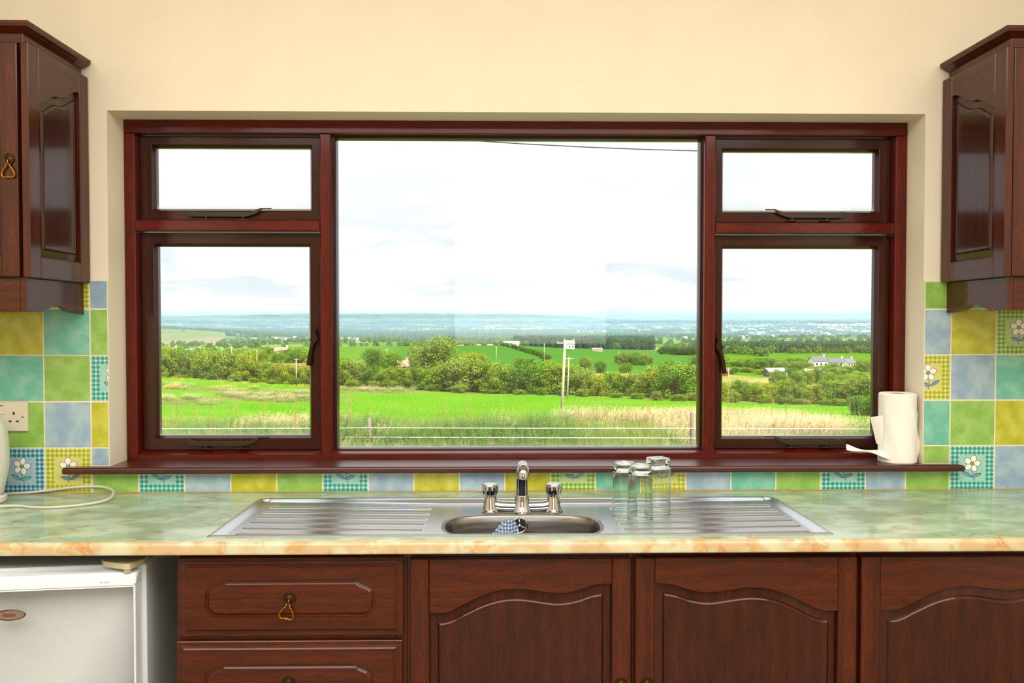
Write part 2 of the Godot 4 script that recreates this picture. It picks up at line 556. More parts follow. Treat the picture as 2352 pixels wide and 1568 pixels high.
func room() -> void:
	var st := mb()
	cbox(st, Vector3(-2.4, 0, -0.30), Vector3(-1.257, 3.2, 0), 0.0)
	cbox(st, Vector3(1.401, 0, -0.30), Vector3(2.6, 3.2, 0), 0.0)
	cbox(st, Vector3(-1.257, 2.134, -0.30), Vector3(1.401, 3.2, 0), 0.0)
	cbox(st, Vector3(-1.257, 0, -0.30), Vector3(1.401, 0.966, 0), 0.0)
	var wall := struct("wall_back", done(st), M.plaster, "cream plastered kitchen wall holding the window and the tiles")
	tiles(wall)
	st = mb(); cbox(st, Vector3(-2.6, 0, -0.30), Vector3(-2.4, 3.2, 5.0), 0.0)
	struct("wall_left", done(st), M.plaster, "plain side wall beside the fridge")
	st = mb(); cbox(st, Vector3(2.6, 0, -0.30), Vector3(2.8, 3.2, 5.0), 0.0)
	struct("wall_right", done(st), M.plaster, "plain side wall at the other end of the worktop")
	st = mb(); cbox(st, Vector3(-2.6, 0, 5.0), Vector3(2.8, 3.2, 5.2), 0.0)
	struct("wall_front", done(st), M.far_wall, "plain wall facing the window")
	st = mb(); cbox(st, Vector3(-2.6, -0.2, -0.30), Vector3(2.8, 0, 5.2), 0.0)
	struct("floor", done(st), M.floor, "kitchen floor under the cabinets")
	st = mb(); cbox(st, Vector3(-2.6, 3.2, -0.30), Vector3(2.8, 3.4, 5.2), 0.0)
	struct("ceiling", done(st), M.ceiling, "white kitchen ceiling")
	st = mb(); cbox(st, Vector3(-2.39, 0.9005, 0.0085), Vector3(2.59, 0.9035, 0.0115), 0.001)
	struct("trim_1", done(st), M.caulk, "yellowed sealant strip between tiles and worktop")
	# the window behind the camera, its blind drawn and lit by the daylight
	var win := thing("window_2", "small window with a drawn white blind in the wall facing the sink", "", Vector3(0.32, 1.24, 4.998))
	win.remove_meta("category")
	tag(win, "", "", "", "structure")
	st = mb(); cbox(st, Vector3(-0.80, -0.06, -0.05), Vector3(-0.74, 1.32, 0), 0.004); put("jamb", done(st), M.win_v, win)
	st = mb(); cbox(st, Vector3(0.74, -0.06, -0.05), Vector3(0.80, 1.32, 0), 0.004); put("jamb", done(st), M.win_v, win)
	st = mb(); cbox(st, Vector3(-0.74, 1.26, -0.05), Vector3(0.74, 1.32, 0), 0.004); put("head", done(st), M.win_h, win)
	st = mb(); cbox(st, Vector3(-0.74, -0.06, -0.07), Vector3(0.74, 0.0, 0), 0.004); put("bottom_rail", done(st), M.win_h, win)
	st = mb(); cbox(st, Vector3(-0.738, 0.002, -0.022), Vector3(0.738, 1.258, -0.018), 0.001)
	var lit := mat(Color(0.9, 0.9, 0.88), 0.9)
	lit.emission_enabled = true
	lit.emission = Color(0.95, 0.98, 1.0)
	lit.emission_energy_multiplier = 0.35
	put("blind", done(st), lit, win)
	var day := AreaLight3D.new()
	day.name = "window_light"
	day.area_size = Vector2(1.46, 1.24)
	day.light_color = Color(0.95, 0.98, 1.0)
	day.light_energy = 1.0
	day.area_range = 14.0
	day.shadow_enabled = true
	win.add_child(day)
	day.position = Vector3(0, 0.63, -0.03)
	# an added glowing panel above the camera, standing in for bounced flash
	var fill_panel := thing("flash_fill_panel", "large added fill panel standing in for bounced flash, white diffuser", "fill light", Vector3(0.1, 3.2, 3.0))
	st = mb(); cbox(st, Vector3(-2.25, -0.06, -1.45), Vector3(2.25, 0, 1.45), 0.01)
	put("housing", done(st), M.white_wall, fill_panel)
	st = mb(); cbox(st, Vector3(-2.2, -0.075, -1.4), Vector3(2.2, -0.0605, 1.4), 0.004)
	var glow := mat(Color(0.95, 0.93, 0.88), 0.5)
	glow.emission_enabled = true
	glow.emission = FILL_COLOR
	glow.emission_energy_multiplier = 0.8
	put("diffuser", done(st), glow, fill_panel)
	var l := AreaLight3D.new()
	l.name = "flash_fill_light"
	l.area_size = Vector2(4.4, 2.8)
	l.light_color = FILL_COLOR
	l.light_energy = FILL_ENERGY
	l.area_range = 14.0
	l.shadow_enabled = true
	fill_panel.add_child(l)
	l.position = Vector3(0, -0.08, 0)
	l.rotation.x = -PI / 2

func tile_mesh(fx: float, fy: float, x0: float, y0: float, x1: float, y1: float, flip: int, part: float, off: Vector2) -> SurfaceTool:
	var st := mb()
	var g := 0.0023
	var b := 0.0012
	var o := [Vector2(x0 + g, y0 + g), Vector2(x1 - g, y0 + g), Vector2(x1 - g, y1 - g), Vector2(x0 + g, y1 - g)]
	var i := [Vector2(x0 + g + b, y0 + g + b), Vector2(x1 - g - b, y0 + g + b), Vector2(x1 - g - b, y1 - g - b), Vector2(x0 + g + b, y1 - g - b)]
	var uv := func(p: Vector2) -> Vector2:
		var u := clampf((p.x - fx) / P, 0.0, 1.0)
		var v := 1.0 - clampf((p.y - fy) / P, 0.0, 1.0)
		if flip & 1: u = 1.0 - u
		if flip & 2: v = 1.0 - v
		if flip & 4: return Vector2(v, u) * part + off
		return Vector2(u, v) * part + off
	var face := func(ps: Array, zs: Array):
		for k in [0, 2, 1, 0, 3, 2]:
			st.set_uv(uv.call(ps[k]))
			st.add_vertex(Vector3(ps[k].x, ps[k].y, zs[k]))
	face.call(i, [0.0075, 0.0075, 0.0075, 0.0075])
	for k in 4:
		var j := (k + 1) % 4
		face.call([o[k], o[j], i[j], i[k]], [0.0067, 0.0067, 0.0075, 0.0075])
		face.call([o[k], o[j], o[j], o[k]], [0.0002, 0.0002, 0.0067, 0.0067])
	return done(st)

func tiles(wall: Node3D) -> void:
	var st := mb()
	cbox(st, Vector3(-2.39, 0.9, 0.0001), Vector3(-1.2575, 1.588, 0.0063), 0.0)
	cbox(st, Vector3(1.4015, 0.9, 0.0001), Vector3(2.59, 1.588, 0.0063), 0.0)
	cbox(st, Vector3(-1.2575, 0.9, 0.0001), Vector3(1.4015, 0.966, 0.0063), 0.0)
	put("grout", done(st), M.grout, wall)
	var lay := func(kind: String, fx: float, fy: float, x0: float, y0: float, x1: float, y1: float):
		var plain := kind.length() == 1
		var part := 0.72 if plain else 1.0
		var off := Vector2(rng.randf() * 0.28, rng.randf() * 0.28) if plain else Vector2.ZERO
		put("tile", tile_mesh(fx, fy, x0, y0, x1, y1, rng.randi() % 8 if plain else 0, part, off), M[kind], wall)
	var y := [0.8975, 1.0468, 1.1973, 1.346, 1.4965]
	# the left of the window: columns from the frame's edge to the reveal, rows upwards
	var xl := -1.3151
	var left := [["B", "G", "fG", "T", "G"], ["G", "T", "B", "Y", "fT"], ["fB", "G", "T", "Y", "B"], ["fY", "B", "G", "T", "fY"]]
	for c in 4:
		for r in 5:
			lay.call(left[c][r], xl - P * (4 - c), y[r], xl - P * (4 - c), maxf(y[r], 0.9), xl - P * (3 - c), minf(y[r] + P, 1.588))
	var edge := ["B", "Y", "fT", "G", "B"]
	for r in 5:
		lay.call(edge[r], xl, y[r], xl, 0.988 if r == 0 else y[r], -1.2575, minf(y[r] + P, 1.588))
	# the right of the window
	var xr := 1.4905
	var right := [["fT", "G", "B", "Y", "T"], ["B", "Y", "T", "fG", "B"], ["Y", "T", "G", "B", "Y"], ["G", "fB", "Y", "T", "G"]]
	for c in 4:
		for r in 5:
			lay.call(right[c][r], xr + P * c, y[r], xr + P * c, maxf(y[r], 0.9), xr + P * (c + 1), minf(y[r] + P, 1.588))
	var edge2 := ["G", "T", "fY", "B", "G"]
	for r in 5:
		lay.call(edge2[r], xr - P, y[r], 1.4015, 0.988 if r == 0 else y[r], xr, minf(y[r] + P, 1.588))
	# the row between the sill and the worktop
	var row := ["G", "fT", "B", "Y", "G", "fT", "B", "Y", "B", "Y", "fG", "T", "fY", "B", "T", "G", "fT", "B", "G"]
	var at := -1.3127
	for k in row.size():
		var w := 0.1485 if k != 17 else 0.1325
		if k == 18: w = 1.4905 - at
		lay.call(row[k], at, y[0], at, 0.9, at + w, 0.9655)
		at += w

# ---------------------------------------------------------------- the window
func side_quads(st: SurfaceTool, rings: Array, sides: Array) -> void:
	for k in rings.size() - 1:
		for i in sides:
			var j: int = (i + 1) % 4
			var a: Array = rings[k]
			var b: Array = rings[k + 1]
			quad(st, a[i], a[j], b[j], b[i])

func ring4(r: Array, grow: float, z: float) -> Array:
	return [Vector3(r[0] - grow, r[1] - grow, z), Vector3(r[2] + grow, r[1] - grow, z), Vector3(r[2] + grow, r[3] + grow, z), Vector3(r[0] - grow, r[3] + grow, z)]

func pane_mesh(r: Array, z: float) -> SurfaceTool:
	var st := mb()
	quad(st, Vector3(r[0], r[1], z), Vector3(r[2], r[1], z), Vector3(r[2], r[3], z), Vector3(r[0], r[3], z))
	return done(st)

func grime(o: Node3D, r: Array) -> void:      # dust and condensation marks along the foot of a pane
	var st := mb()
	uvquad(st, Vector3(r[0], r[1], -0.1702), Vector3(r[2], r[1], -0.1702), Vector3(r[2], r[1] + 0.11, -0.1702), Vector3(r[0], r[1] + 0.11, -0.1702), Vector2(r[0], 1.0), Vector2(r[2], 0.0))
	put("grime", done(st), M.grime, o)

func casement(win: Node3D, outer: Array, clear: Array, label: String) -> Node3D:
	var o := Node3D.new()
	o.name = "casement"
	win.add_child(o, true)
	o.set_meta("label", label)
	var rings := [ring4(outer, 0, -0.188), ring4(outer, 0, -0.152), ring4(outer, -0.002, -0.15), ring4(clear, 0.0095, -0.15), ring4(clear, 0.0075, -0.1515), ring4(clear, 0.0, -0.168), ring4(clear, 0.0, -0.188)]
	var st := mb(); side_quads(st, rings, [0, 2]); put("rail", done(st), M.sash_h, o)
	st = mb(); side_quads(st, rings, [1, 3]); put("stile", done(st), M.sash_v, o)
	put("pane", pane_mesh([clear[0] - 0.003, clear[1] - 0.003, clear[2] + 0.003, clear[3] + 0.003], -0.171), M.pane, o)
	grime(o, clear)
	return o

# a casement stay: a flat bar with a cranked tail, on two pegs; dir is the way the tail points
func stay(o: Node3D, x0: float, y: float, dir: float, reach: float) -> void:
	var out := PackedVector2Array()
	for p in [[0.0, -0.010], [0.012, -0.013], [0.20, -0.013], [0.235, -0.002], [0.255, 0.014], [0.285, 0.014], [0.287, 0.0175], [0.25, 0.0175], [0.215, 0.004], [0.03, 0.004], [0.015, 0.009], [0.0, 0.008]]:
		out.append(Vector2(x0 + dir * p[0] * reach, y + p[1]))
	var st := mb()
	prism(st, out, -0.138, -0.1325, 0.001)
	put("stay", done(st), M.iron, o)
	st = mb()
	for t in [0.065, 0.19]:
		var px: float = x0 + dir * t * reach
		cbox(st, Vector3(px - 0.018, y - 0.023, -0.152), Vector3(px + 0.018, y - 0.020, -0.132), 0.0005)
		tube(st, [Vector3(px, y - 0.022, -0.1353), Vector3(px, y + 0.006, -0.1353)], 0.003, 6)
	put("stay_peg", done(st), M.iron, o)

func fastener(o: Node3D, x: float, y: float, dir: float) -> void:
	var st := mb()
	cbox(st, Vector3(x - 0.008, y - 0.045, -0.152), Vector3(x + 0.008, y + 0.012, -0.147), 0.001)
	ball(st, Vector3(x, y - 0.02, -0.142), Vector3(0.009, 0.009, 0.010))
	put("fastener_plate", done(st), M.bronze, o)
	var a := PackedVector2Array()
	for p in [[-0.007, 0.0], [0.006, 0.004], [0.009, -0.012], [0.015, -0.030], [0.004, -0.042], [-0.004, -0.060], [-0.008, -0.085], [-0.011, -0.115], [-0.013, -0.119], [-0.026, -0.117], [-0.027, -0.113], [-0.022, -0.085], [-0.016, -0.055], [-0.010, -0.038], [-0.016, -0.029], [-0.011, -0.025]]:
		a.append(Vector2(x + dir * p[0], y - 0.01 + p[1]))
	st = mb()
	prism(st, a, -0.140, -0.128, 0.003)
	put("fastener_handle", done(st), M.bronze, o)

func window() -> void:
	var win := thing("window_1", "wide dark red timber window with four casements and a big fixed pane", "")
	win.remove_meta("category")
	tag(win, "", "", "", "structure")
	var F := -0.115
	var K := -0.186
	var st := mb(); cbox(st, Vector3(-1.2565, 2.089, K), Vector3(1.4005, 2.1335, F), 0.003); put("head", done(st), M.win_h, win)
	for xs in [[-1.2565, -1.2195], [1.361, 1.4005]]:
		st = mb(); cbox(st, Vector3(xs[0], 0.986, K), Vector3(xs[1], 2.0888, F), 0.003); put("jamb", done(st), M.win_v, win)
	for xs in [[-0.600, -0.563], [0.706, 0.743]]:
		st = mb(); cbox(st, Vector3(xs[0], 1.002, K), Vector3(xs[1], 2.0888, F), 0.003); put("mullion", done(st), M.win_v, win)
	for t in [[-1.2193, 1.7605, -0.6002, 1.799], [0.7432, 1.7555, 1.3608, 1.794]]:
		st = mb(); cbox(st, Vector3(t[0], t[1], K), Vector3(t[2], t[3], F), 0.003); put("transom", done(st), M.win_h, win)
	# the bottom rail, its top sloping up to the sashes
	st = mb()
	var prof := PackedVector2Array([Vector2(0.985, -F), Vector2(0.985, -K), Vector2(1.0135, -K), Vector2(1.0125, 0.150), Vector2(1.0065, -F + 0.004), Vector2(1.0045, -F)])
	prism(st, prof, -1.2193, 1.3608, 0.0, Transform3D(Basis(Vector3(0, 1, 0), Vector3(0, 0, -1), Vector3(-1, 0, 0)), Vector3(0.1415, 0, 0)))
	put("bottom_rail", done(st), M.win_h, win)
	# sashes: outer edge, clear glass
	var a := casement(win, [-1.2165, 1.8015, -0.603, 2.0865], [-1.1685, 1.8415, -0.6430, 2.0495], "small top-hung casement on the left")
	stay(a, -1.0545, 1.8235, 1.0, 1.0)
	a = casement(win, [-1.2165, 1.0145, -0.603, 1.758], [-1.166, 1.0625, -0.649, 1.713], "tall side-hung casement on the left")
	stay(a, -1.0616, 1.0435, 1.0, 0.98)
	fastener(a, -0.625, 1.4335, 1.0)
	a = casement(win, [0.746, 1.7965, 1.358, 2.0865], [0.782, 1.8400, 1.3115, 2.0435], "small top-hung casement on the right")
	stay(a, 1.1952, 1.8235, -1.0, 0.96)
	a = casement(win, [0.746, 1.0145, 1.358, 1.753], [0.783, 1.0555, 1.3135, 1.709], "tall side-hung casement on the right")
	stay(a, 1.2027, 1.0425, -1.0, 0.98)
	fastener(a, 0.762, 1.405, -1.0)
	# the fixed middle light with its glazing beads
	var c := [-0.5500, 1.0190, 0.6970, 2.0795]
	var rings := [ring4(c, 0.0135, -0.186), ring4(c, 0.0135, -0.146), ring4(c, 0.0055, -0.146), ring4(c, 0.0025, -0.150), ring4(c, 0.0, -0.168), ring4(c, 0.0, -0.186)]
	rings[0][0].y = 1.0075; rings[0][1].y = 1.0075; rings[1][0].y = 1.0075; rings[1][1].y = 1.0075
	st = mb(); side_quads(st, rings, [0, 2]); put("glazing_bead", done(st), M.sash_h, win)
	st = mb(); side_quads(st, rings, [1, 3]); put("glazing_bead", done(st), M.sash_v, win)
	put("pane", pane_mesh([c[0] - 0.003, c[1] - 0.003, c[2] + 0.003, c[3] + 0.003], -0.171), M.pane, win)
	grime(win, c)
	# the window board
	st = mb()
	var o := PackedVector2Array([Vector2(-1.391, -0.045), Vector2(1.52, -0.045), Vector2(1.52, -0.0085), Vector2(1.4005, -0.0085), Vector2(1.4005, 0.1145), Vector2(-1.2565, 0.1145), Vector2(-1.2565, -0.0085), Vector2(-1.391, -0.0085)])
	loft(st, o, [[0.007, 0.9662], [0.002, 0.968], [0.0, 0.9725], [0.0, 0.981], [0.0015, 0.985], [0.005, 0.988]], true, true, Transform3D(FLAT, Vector3.ZERO))
	put("window_board", done(st), M.sill, win)

# ---------------------------------------------------------------- cabinets
const BASE_ARCH := [0.142, 0.140, 0.118, 0.096, 0.083, 0.081, 0.087, 0.093, 0.087, 0.072, 0.068]
const WALL_ARCH := [0.161, 0.152, 0.139, 0.124, 0.114, 0.110, 0.105, 0.095, 0.081, 0.069, 0.066]

func arch_at(k: Array, s: float) -> float:      # depth of the arched opening below the door's top, from its low side
	var t := clampf(s, 0.0, 1.0) * 10.0
	var i := mini(int(t), 9)
	return cubic_interpolate(k[i], k[i + 1], k[maxi(i - 1, 0)], k[mini(i + 2, 10)], t - i)

# a framed door with an arched raised panel, its face towards +z at z = 0
func framed_door(parent: Node3D, called: String, w: float, h: float, low_left: bool, at: Transform3D, thick := 0.02, shape := BASE_ARCH, sw := 0.049) -> Node3D:
	var d := Node3D.new()
	d.name = called
	parent.add_child(d, true)
	d.transform = at
	var x1 := w - sw
	var st := mb()
	cbox(st, Vector3(0, 0, -thick), Vector3(sw, h, 0), 0.0025); put("stile", done(st), M.cab_v, d)
	st = mb(); cbox(st, Vector3(x1, 0, -thick), Vector3(w, h, 0), 0.0025); put("stile", done(st), M.cab_v, d)
	st = mb(); cbox(st, Vector3(sw, 0, -thick), Vector3(x1, 0.062, 0), 0.0025); put("rail", done(st), M.cab_h, d)
	var n := 40
	var arch := PackedVector2Array()
	for i in n + 1:
		var s := float(i) / n
		arch.append(Vector2(lerpf(sw, x1, s), h - arch_at(shape, s if low_left else 1.0 - s)))
	var o := arch.duplicate()
	o.append(Vector2(x1, h)); o.append(Vector2(sw, h))
	st = mb(); prism(st, o, -thick, 0.0, 0.0025); put("rail", done(st), M.cab_h, d)
	st = mb()
	var rings := []
	for q in [[-0.002, -0.013], [0.001, -0.0125], [0.022, -0.0095], [0.0255, -0.0055], [0.0285, -0.0032], [0.032, -0.0030], [0.0345, -0.0042]]:
		var i0: float = q[0]
		var r := [Vector3(sw + i0, 0.062 + i0, q[1]), Vector3(x1 - i0, 0.062 + i0, q[1])]
		for i in range(n, -1, -1):
			var s := lerpf(i0 / (x1 - sw), 1.0 - i0 / (x1 - sw), float(i) / n)
			r.append(Vector3(lerpf(sw, x1, s), h - arch_at(shape, s if low_left else 1.0 - s) - i0 * 1.06, q[1]))
		rings.append(r)
	ring_loft(st, rings)
	var last: Array = rings[-1]
	for i in range(2, last.size() - 1):       # the field, in strips down to the lower edge
		var a: Vector3 = last[i]
		var b: Vector3 = last[i + 1]
		quad(st, Vector3(b.x, last[0].y, a.z), Vector3(a.x, last[0].y, a.z), a, b)
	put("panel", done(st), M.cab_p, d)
	return d

# a brass drop handle: a dished plate and a pear-shaped ring hanging from it
func drop_handle(d: Node3D, x: float, y: float, z: float, swing := 0.0) -> void:
	var st := mb(true)
	var face := Transform3D(Basis(Vector3(1, 0, 0), PI / 2), Vector3(x, y, z))
	lathe(st, [[0.0165, 0.0], [0.0165, 0.002], [0.0155, 0.0035], [0.0140, 0.0030], [0.0125, 0.0018], [0.008, 0.003], [0.005, 0.0055], [0.0, 0.0065]], 24, face)
	put("handle_plate", done(st), M.old_brass, d)
	st = mb(true)
	var pts := []
	for q in [[-0.003, -0.016], [-0.006, -0.021], [-0.013, -0.030], [-0.0175, -0.040], [-0.0165, -0.048], [-0.010, -0.0525], [-0.003, -0.050], [0.0, -0.0515], [0.003, -0.050], [0.010, -0.0525], [0.0165, -0.048], [0.0175, -0.040], [0.013, -0.030], [0.006, -0.021], [0.003, -0.016]]:
		pts.append(Vector3(x + q[0] * cos(swing) - q[1] * sin(swing), y + q[0] * sin(swing) + q[1] * cos(swing), z + 0.006))
	tube(st, curve(pts, 4), 0.0024, 8)
	var c := func(px, py): return Vector3(x + px * cos(swing) - py * sin(swing), y + px * sin(swing) + py * cos(swing), z + 0.006)
	tube(st, [Vector3(x, y, z + 0.002), Vector3(x, y - 0.004, z + 0.007), c.call(0.0, -0.016)], 0.0022, 8)
	for q in [[-0.0045, -0.0155, 0.0034], [0.0045, -0.0155, 0.0034], [-0.0065, -0.0225, 0.003], [0.0065, -0.0225, 0.003], [0.0, -0.052, 0.0034], [-0.012, -0.051, 0.0032], [0.012, -0.051, 0.0032]]:
		ball(st, c.call(q[0], q[1]), Vector3.ONE * q[2], 8)
	put("handle_ring", done(st), M.brass, d)

func moulding(st: SurfaceTool, pts: Array, prof: Array) -> void:   # a profile (outwards, y) along a mitred path of (x, z) points; outwards is to the right of the path
	var rows := []
	for i in pts.size():
		var a: Vector2 = (pts[i] - pts[maxi(i - 1, 0)]).normalized()
		var b: Vector2 = (pts[mini(i + 1, pts.size() - 1)] - pts[i]).normalized()
		if i == 0: a = b
		if i == pts.size() - 1: b = a
		var na := Vector2(-a.y, a.x)
		var nb := Vector2(-b.y, b.x)
		var m := (na + nb) / maxf((na + nb).dot(na), 0.3)
		var row := []
		for p in prof: row.append(Vector3(pts[i].x + m.x * p[0], p[1], pts[i].y + m.y * p[0]))
		rows.append(row)
	for i in rows.size() - 1:
		for k in prof.size() - 1:
			quad(st, rows[i][k], rows[i + 1][k], rows[i + 1][k + 1], rows[i][k + 1])
	for e in [0, rows.size() - 1]:
		for k in range(1, prof.size() - 1):
			if e == 0: tri(st, rows[0][0], rows[0][k + 1], rows[0][k])
			else: tri(st, rows[e][0], rows[e][k], rows[e][k + 1])

# a wall cabinet: side = +1 shows its end panel towards +x (it hangs left of the window), -1 towards -x
func wall_cabinet(label: String, x_end: float, side: float, y0: float, y1: float) -> void:
	var c := thing("wall_cabinet", label, "cabinet", Vector3(x_end, y0, 0))
	var h := y1 - y0
	var s := -side          # direction from the end panel into the cabinet
	var D := 0.350
	var st := mb()
	cbox(st, Vector3(s * 0.0225, 0.0, 0.009), Vector3(s * 0.85, h, D - 0.024), 0.001)
	put("body", done(st), M.cab_v, c)
	# the end panel is a framed door on the cabinet's side; its low shoulder is at the front
	var wide := D - 0.009
	if side > 0:
		framed_door(c, "end_panel", wide, h, true, Transform3D(Basis(Vector3(0, 0, -1), Vector3(0, 1, 0), Vector3(1, 0, 0)), Vector3(0, 0, D)), 0.022, WALL_ARCH, 0.055)
	else:
		framed_door(c, "end_panel", wide, h, false, Transform3D(Basis(Vector3(0, 0, 1), Vector3(0, 1, 0), Vector3(-1, 0, 0)), Vector3(0, 0, 0.009)), 0.022, WALL_ARCH, 0.055)
	var gap := 0.033 if side > 0 else 0.0245
	var dx0 := -gap - 0.42 if side > 0 else gap
	var d := framed_door(c, "door", 0.42, h - 0.004, side < 0, Transform3D(Basis(), Vector3(dx0, 0.002, D - 0.002)))
	if side > 0: drop_handle(d, 0.42 - 0.0235, h * 0.5, 0.0)
	else: drop_handle(d, 0.42 - 0.028, h * 0.5, 0.0)
	# frieze and cornice above
	st = mb()
	cbox(st, Vector3(s * 0.021, h, 0.009), Vector3(s * 0.85, h + 0.036, D - 0.014), 0.001)
	put("frieze", done(st), M.cab_h, c)
	st = mb()
	var path := [Vector2(s * 0.021, 0.009), Vector2(s * 0.021, D - 0.014), Vector2(s * 0.85, D - 0.014)]
	if side < 0: pass
	else: path.reverse()
	var prof := [[0.0, h + 0.026], [0.004, h + 0.027], [0.008, h + 0.030], [0.018, h + 0.036], [0.026, h + 0.039], [0.030, h + 0.046], [0.031, h + 0.053], [-0.02, h + 0.053], [-0.02, h + 0.036]]
	if side > 0: prof = prof
	moulding(st, path, prof)
	put("cornice", done(st), M.cab_h, c)
	# pelmet below, its side board cut to a shallow arch
	var o := PackedVector2Array()
	for p in [[0.009, -0.001], [0.009, -0.101], [0.052, -0.098], [0.085, -0.096], [0.11, -0.090], [0.14, -0.078], [0.165, -0.074], [0.19, -0.077], [0.215, -0.087], [0.24, -0.094], [0.27, -0.096], [D - 0.018, -0.096], [D - 0.018, -0.001]]:
		o.append(Vector2(p[0], p[1]))
	st = mb()
	prism(st, o, 0.0, 0.018, 0.001, Transform3D(Basis(Vector3(0, 0, 1), Vector3(0, 1, 0), Vector3(-1, 0, 0)), Vector3(0.021 * s if side < 0 else -0.0215 , 0, 0)) if side > 0 else Transform3D(Basis(Vector3(0, 0, 1), Vector3(0, 1, 0), Vector3(-1, 0, 0)), Vector3(0.0395, 0, 0)))
	put("pelmet", done(st), M.cab_h, c)
	st = mb()
	cbox(st, Vector3(s * 0.0402, -0.096, D - 0.036), Vector3(s * 0.85, -0.001, D - 0.018), 0.001)
	put("pelmet", done(st), M.cab_h, c)

# the routed front of a drawer, lower left corner at the origin, face towards +z
func drawer(parent: Node3D, w: float, h: float, at: Vector3) -> Node3D:
	var d := Node3D.new()
	d.name = "drawer"
	parent.add_child(d, true)
	d.position = at
	var f := [0.024, 0.027]
	# the plaque's outline: rounded below, hollowed shoulders above
	var l := 0.071
	var b := 0.053
	var t := h - 0.056
	var half := PackedVector2Array()   # right half, from bottom middle counter-clockwise to top middle
	var cx := w / 2.0
	half.append(Vector2(cx, b))
	half.append(Vector2(w - l - 0.034, b))
	for i in range(1, 9):
		var a := -PI / 2 + PI / 2 * i / 8.0
		half.append(Vector2(w - l - 0.034 + cos(a) * 0.034, b + 0.034 + sin(a) * 0.034))
	for q in [[0.001, 0.060], [0.006, 0.071], [0.016, 0.079], [0.028, 0.084], [0.038, 0.088], [0.045, 0.0935]]:
		half.append(Vector2(w - l - q[0], b + q[1] * (t - b) / 0.0955))
	half.append(Vector2(w - l - 0.051, t))
	half.append(Vector2(cx, t))
	var o := PackedVector2Array()
	for q in half: o.append(q)
	for i in range(half.size() - 2, 0, -1): o.append(Vector2(w - half[i].x, half[i].y))
	# field corners as seen from the middle, put into the plaque's outline, so that both loops match
	var mid := Vector2(cx, h / 2.0)
	var fin := [Vector2(f[0], f[1]), Vector2(w - f[0], f[1]), Vector2(w - f[0], h - f[1]), Vector2(f[0], h - f[1])]
	var full := PackedVector2Array()
	for i in o.size():
		var p0 := o[i]
		var p1 := o[(i + 1) % o.size()]
		full.append(p0)
		for c in fin:
			var hit = Geometry2D.segment_intersects_segment(p0, p1, mid, c)
			if hit != null and hit.distance_to(p0) > 1e-4 and hit.distance_to(p1) > 1e-4: full.append(hit)
	var st := mb()
	loft(st, rect(0, 0, w, h), [[0.0, -0.020], [0.0, -0.0115], [0.002, -0.0098], [0.011, -0.0090], [0.0165, -0.0068], [0.0200, -0.0040], [0.0222, -0.0034], [0.0228, 0.0], [0.024, 0.0]], true, false)
	var far := []
	for q in full:
		var v := q - mid
		var k := minf((cx - f[0]) / maxf(absf(v.x), 1e-6), (h / 2.0 - f[1]) / maxf(absf(v.y), 1e-6))
		far.append(mid + v * k)
	for i in full.size():
		var j := (i + 1) % full.size()
		quad(st, Vector3(far[i].x, far[i].y, 0), Vector3(far[j].x, far[j].y, 0), Vector3(full[j].x, full[j].y, 0), Vector3(full[i].x, full[i].y, 0))
	var fr := [[f[0], f[1]], [0.024, 0.024]]
	# strip between the lofted border (inset 24 mm) and the field's edge
	var io := rect(0.024, 0.024, w - 0.024, h - 0.024)
	var fi := PackedVector2Array(fin)
	for i in 4:
		var j := (i + 1) % 4
		quad(st, Vector3(io[i].x, io[i].y, 0), Vector3(io[j].x, io[j].y, 0), Vector3(fi[j].x, fi[j].y, 0), Vector3(fi[i].x, fi[i].y, 0))
	loft(st, full, [[0.0, 0.0], [0.0012, -0.0042], [0.004, -0.0050], [0.0070, -0.0040], [0.0095, -0.0016], [0.0115, -0.0002], [0.013, 0.0]], false, true)
	put("front", done(st), M.cab_h, d)
	drop_handle(d, w / 2.0 - 0.002, h * 0.497, 0.0, -0.16)
	return d

func carcass(c: Node3D, x0: float, x1: float, drawers: bool) -> void:
	var st := mb()
	cbox(st, Vector3(x0, 0.0, 0.03), Vector3(x0 + 0.016, 0.866, 0.552), 0.001)
	put("side_board", done(st), M.cab_in, c)
	st = mb(); cbox(st, Vector3(x1 - 0.016, 0.0, 0.03), Vector3(x1, 0.866, 0.552), 0.001); put("side_board", done(st), M.cab_in, c)
	st = mb(); cbox(st, Vector3(x0 + 0.016, 0.10, 0.03), Vector3(x1 - 0.016, 0.118, 0.552), 0.001); put("bottom_board", done(st), M.cab_in, c)
	st = mb(); cbox(st, Vector3(x0 + 0.016, 0.0, 0.49), Vector3(x1 - 0.016, 0.10, 0.505), 0.001); put("plinth", done(st), M.cab_in, c)
	var bits := [["stile", x0, 0.10, x0 + 0.028, 0.866], ["stile", x1 - 0.028, 0.10, x1, 0.866], ["rail", x0 + 0.0282, 0.838, x1 - 0.0282, 0.866], ["rail", x0 + 0.0282, 0.10, x1 - 0.0282, 0.14]]
	if drawers: bits.append_array([["rail", x0 + 0.0282, 0.624, x1 - 0.0282, 0.656], ["rail", x0 + 0.0282, 0.409, x1 - 0.0282, 0.441]])
	for q in bits:
		st = mb()
		cbox(st, Vector3(q[1], q[2], 0.552), Vector3(q[3], q[4], 0.5685), 0.001)
		put(q[0], done(st), M.cab_v if q[0] == "stile" else M.cab_h, c)

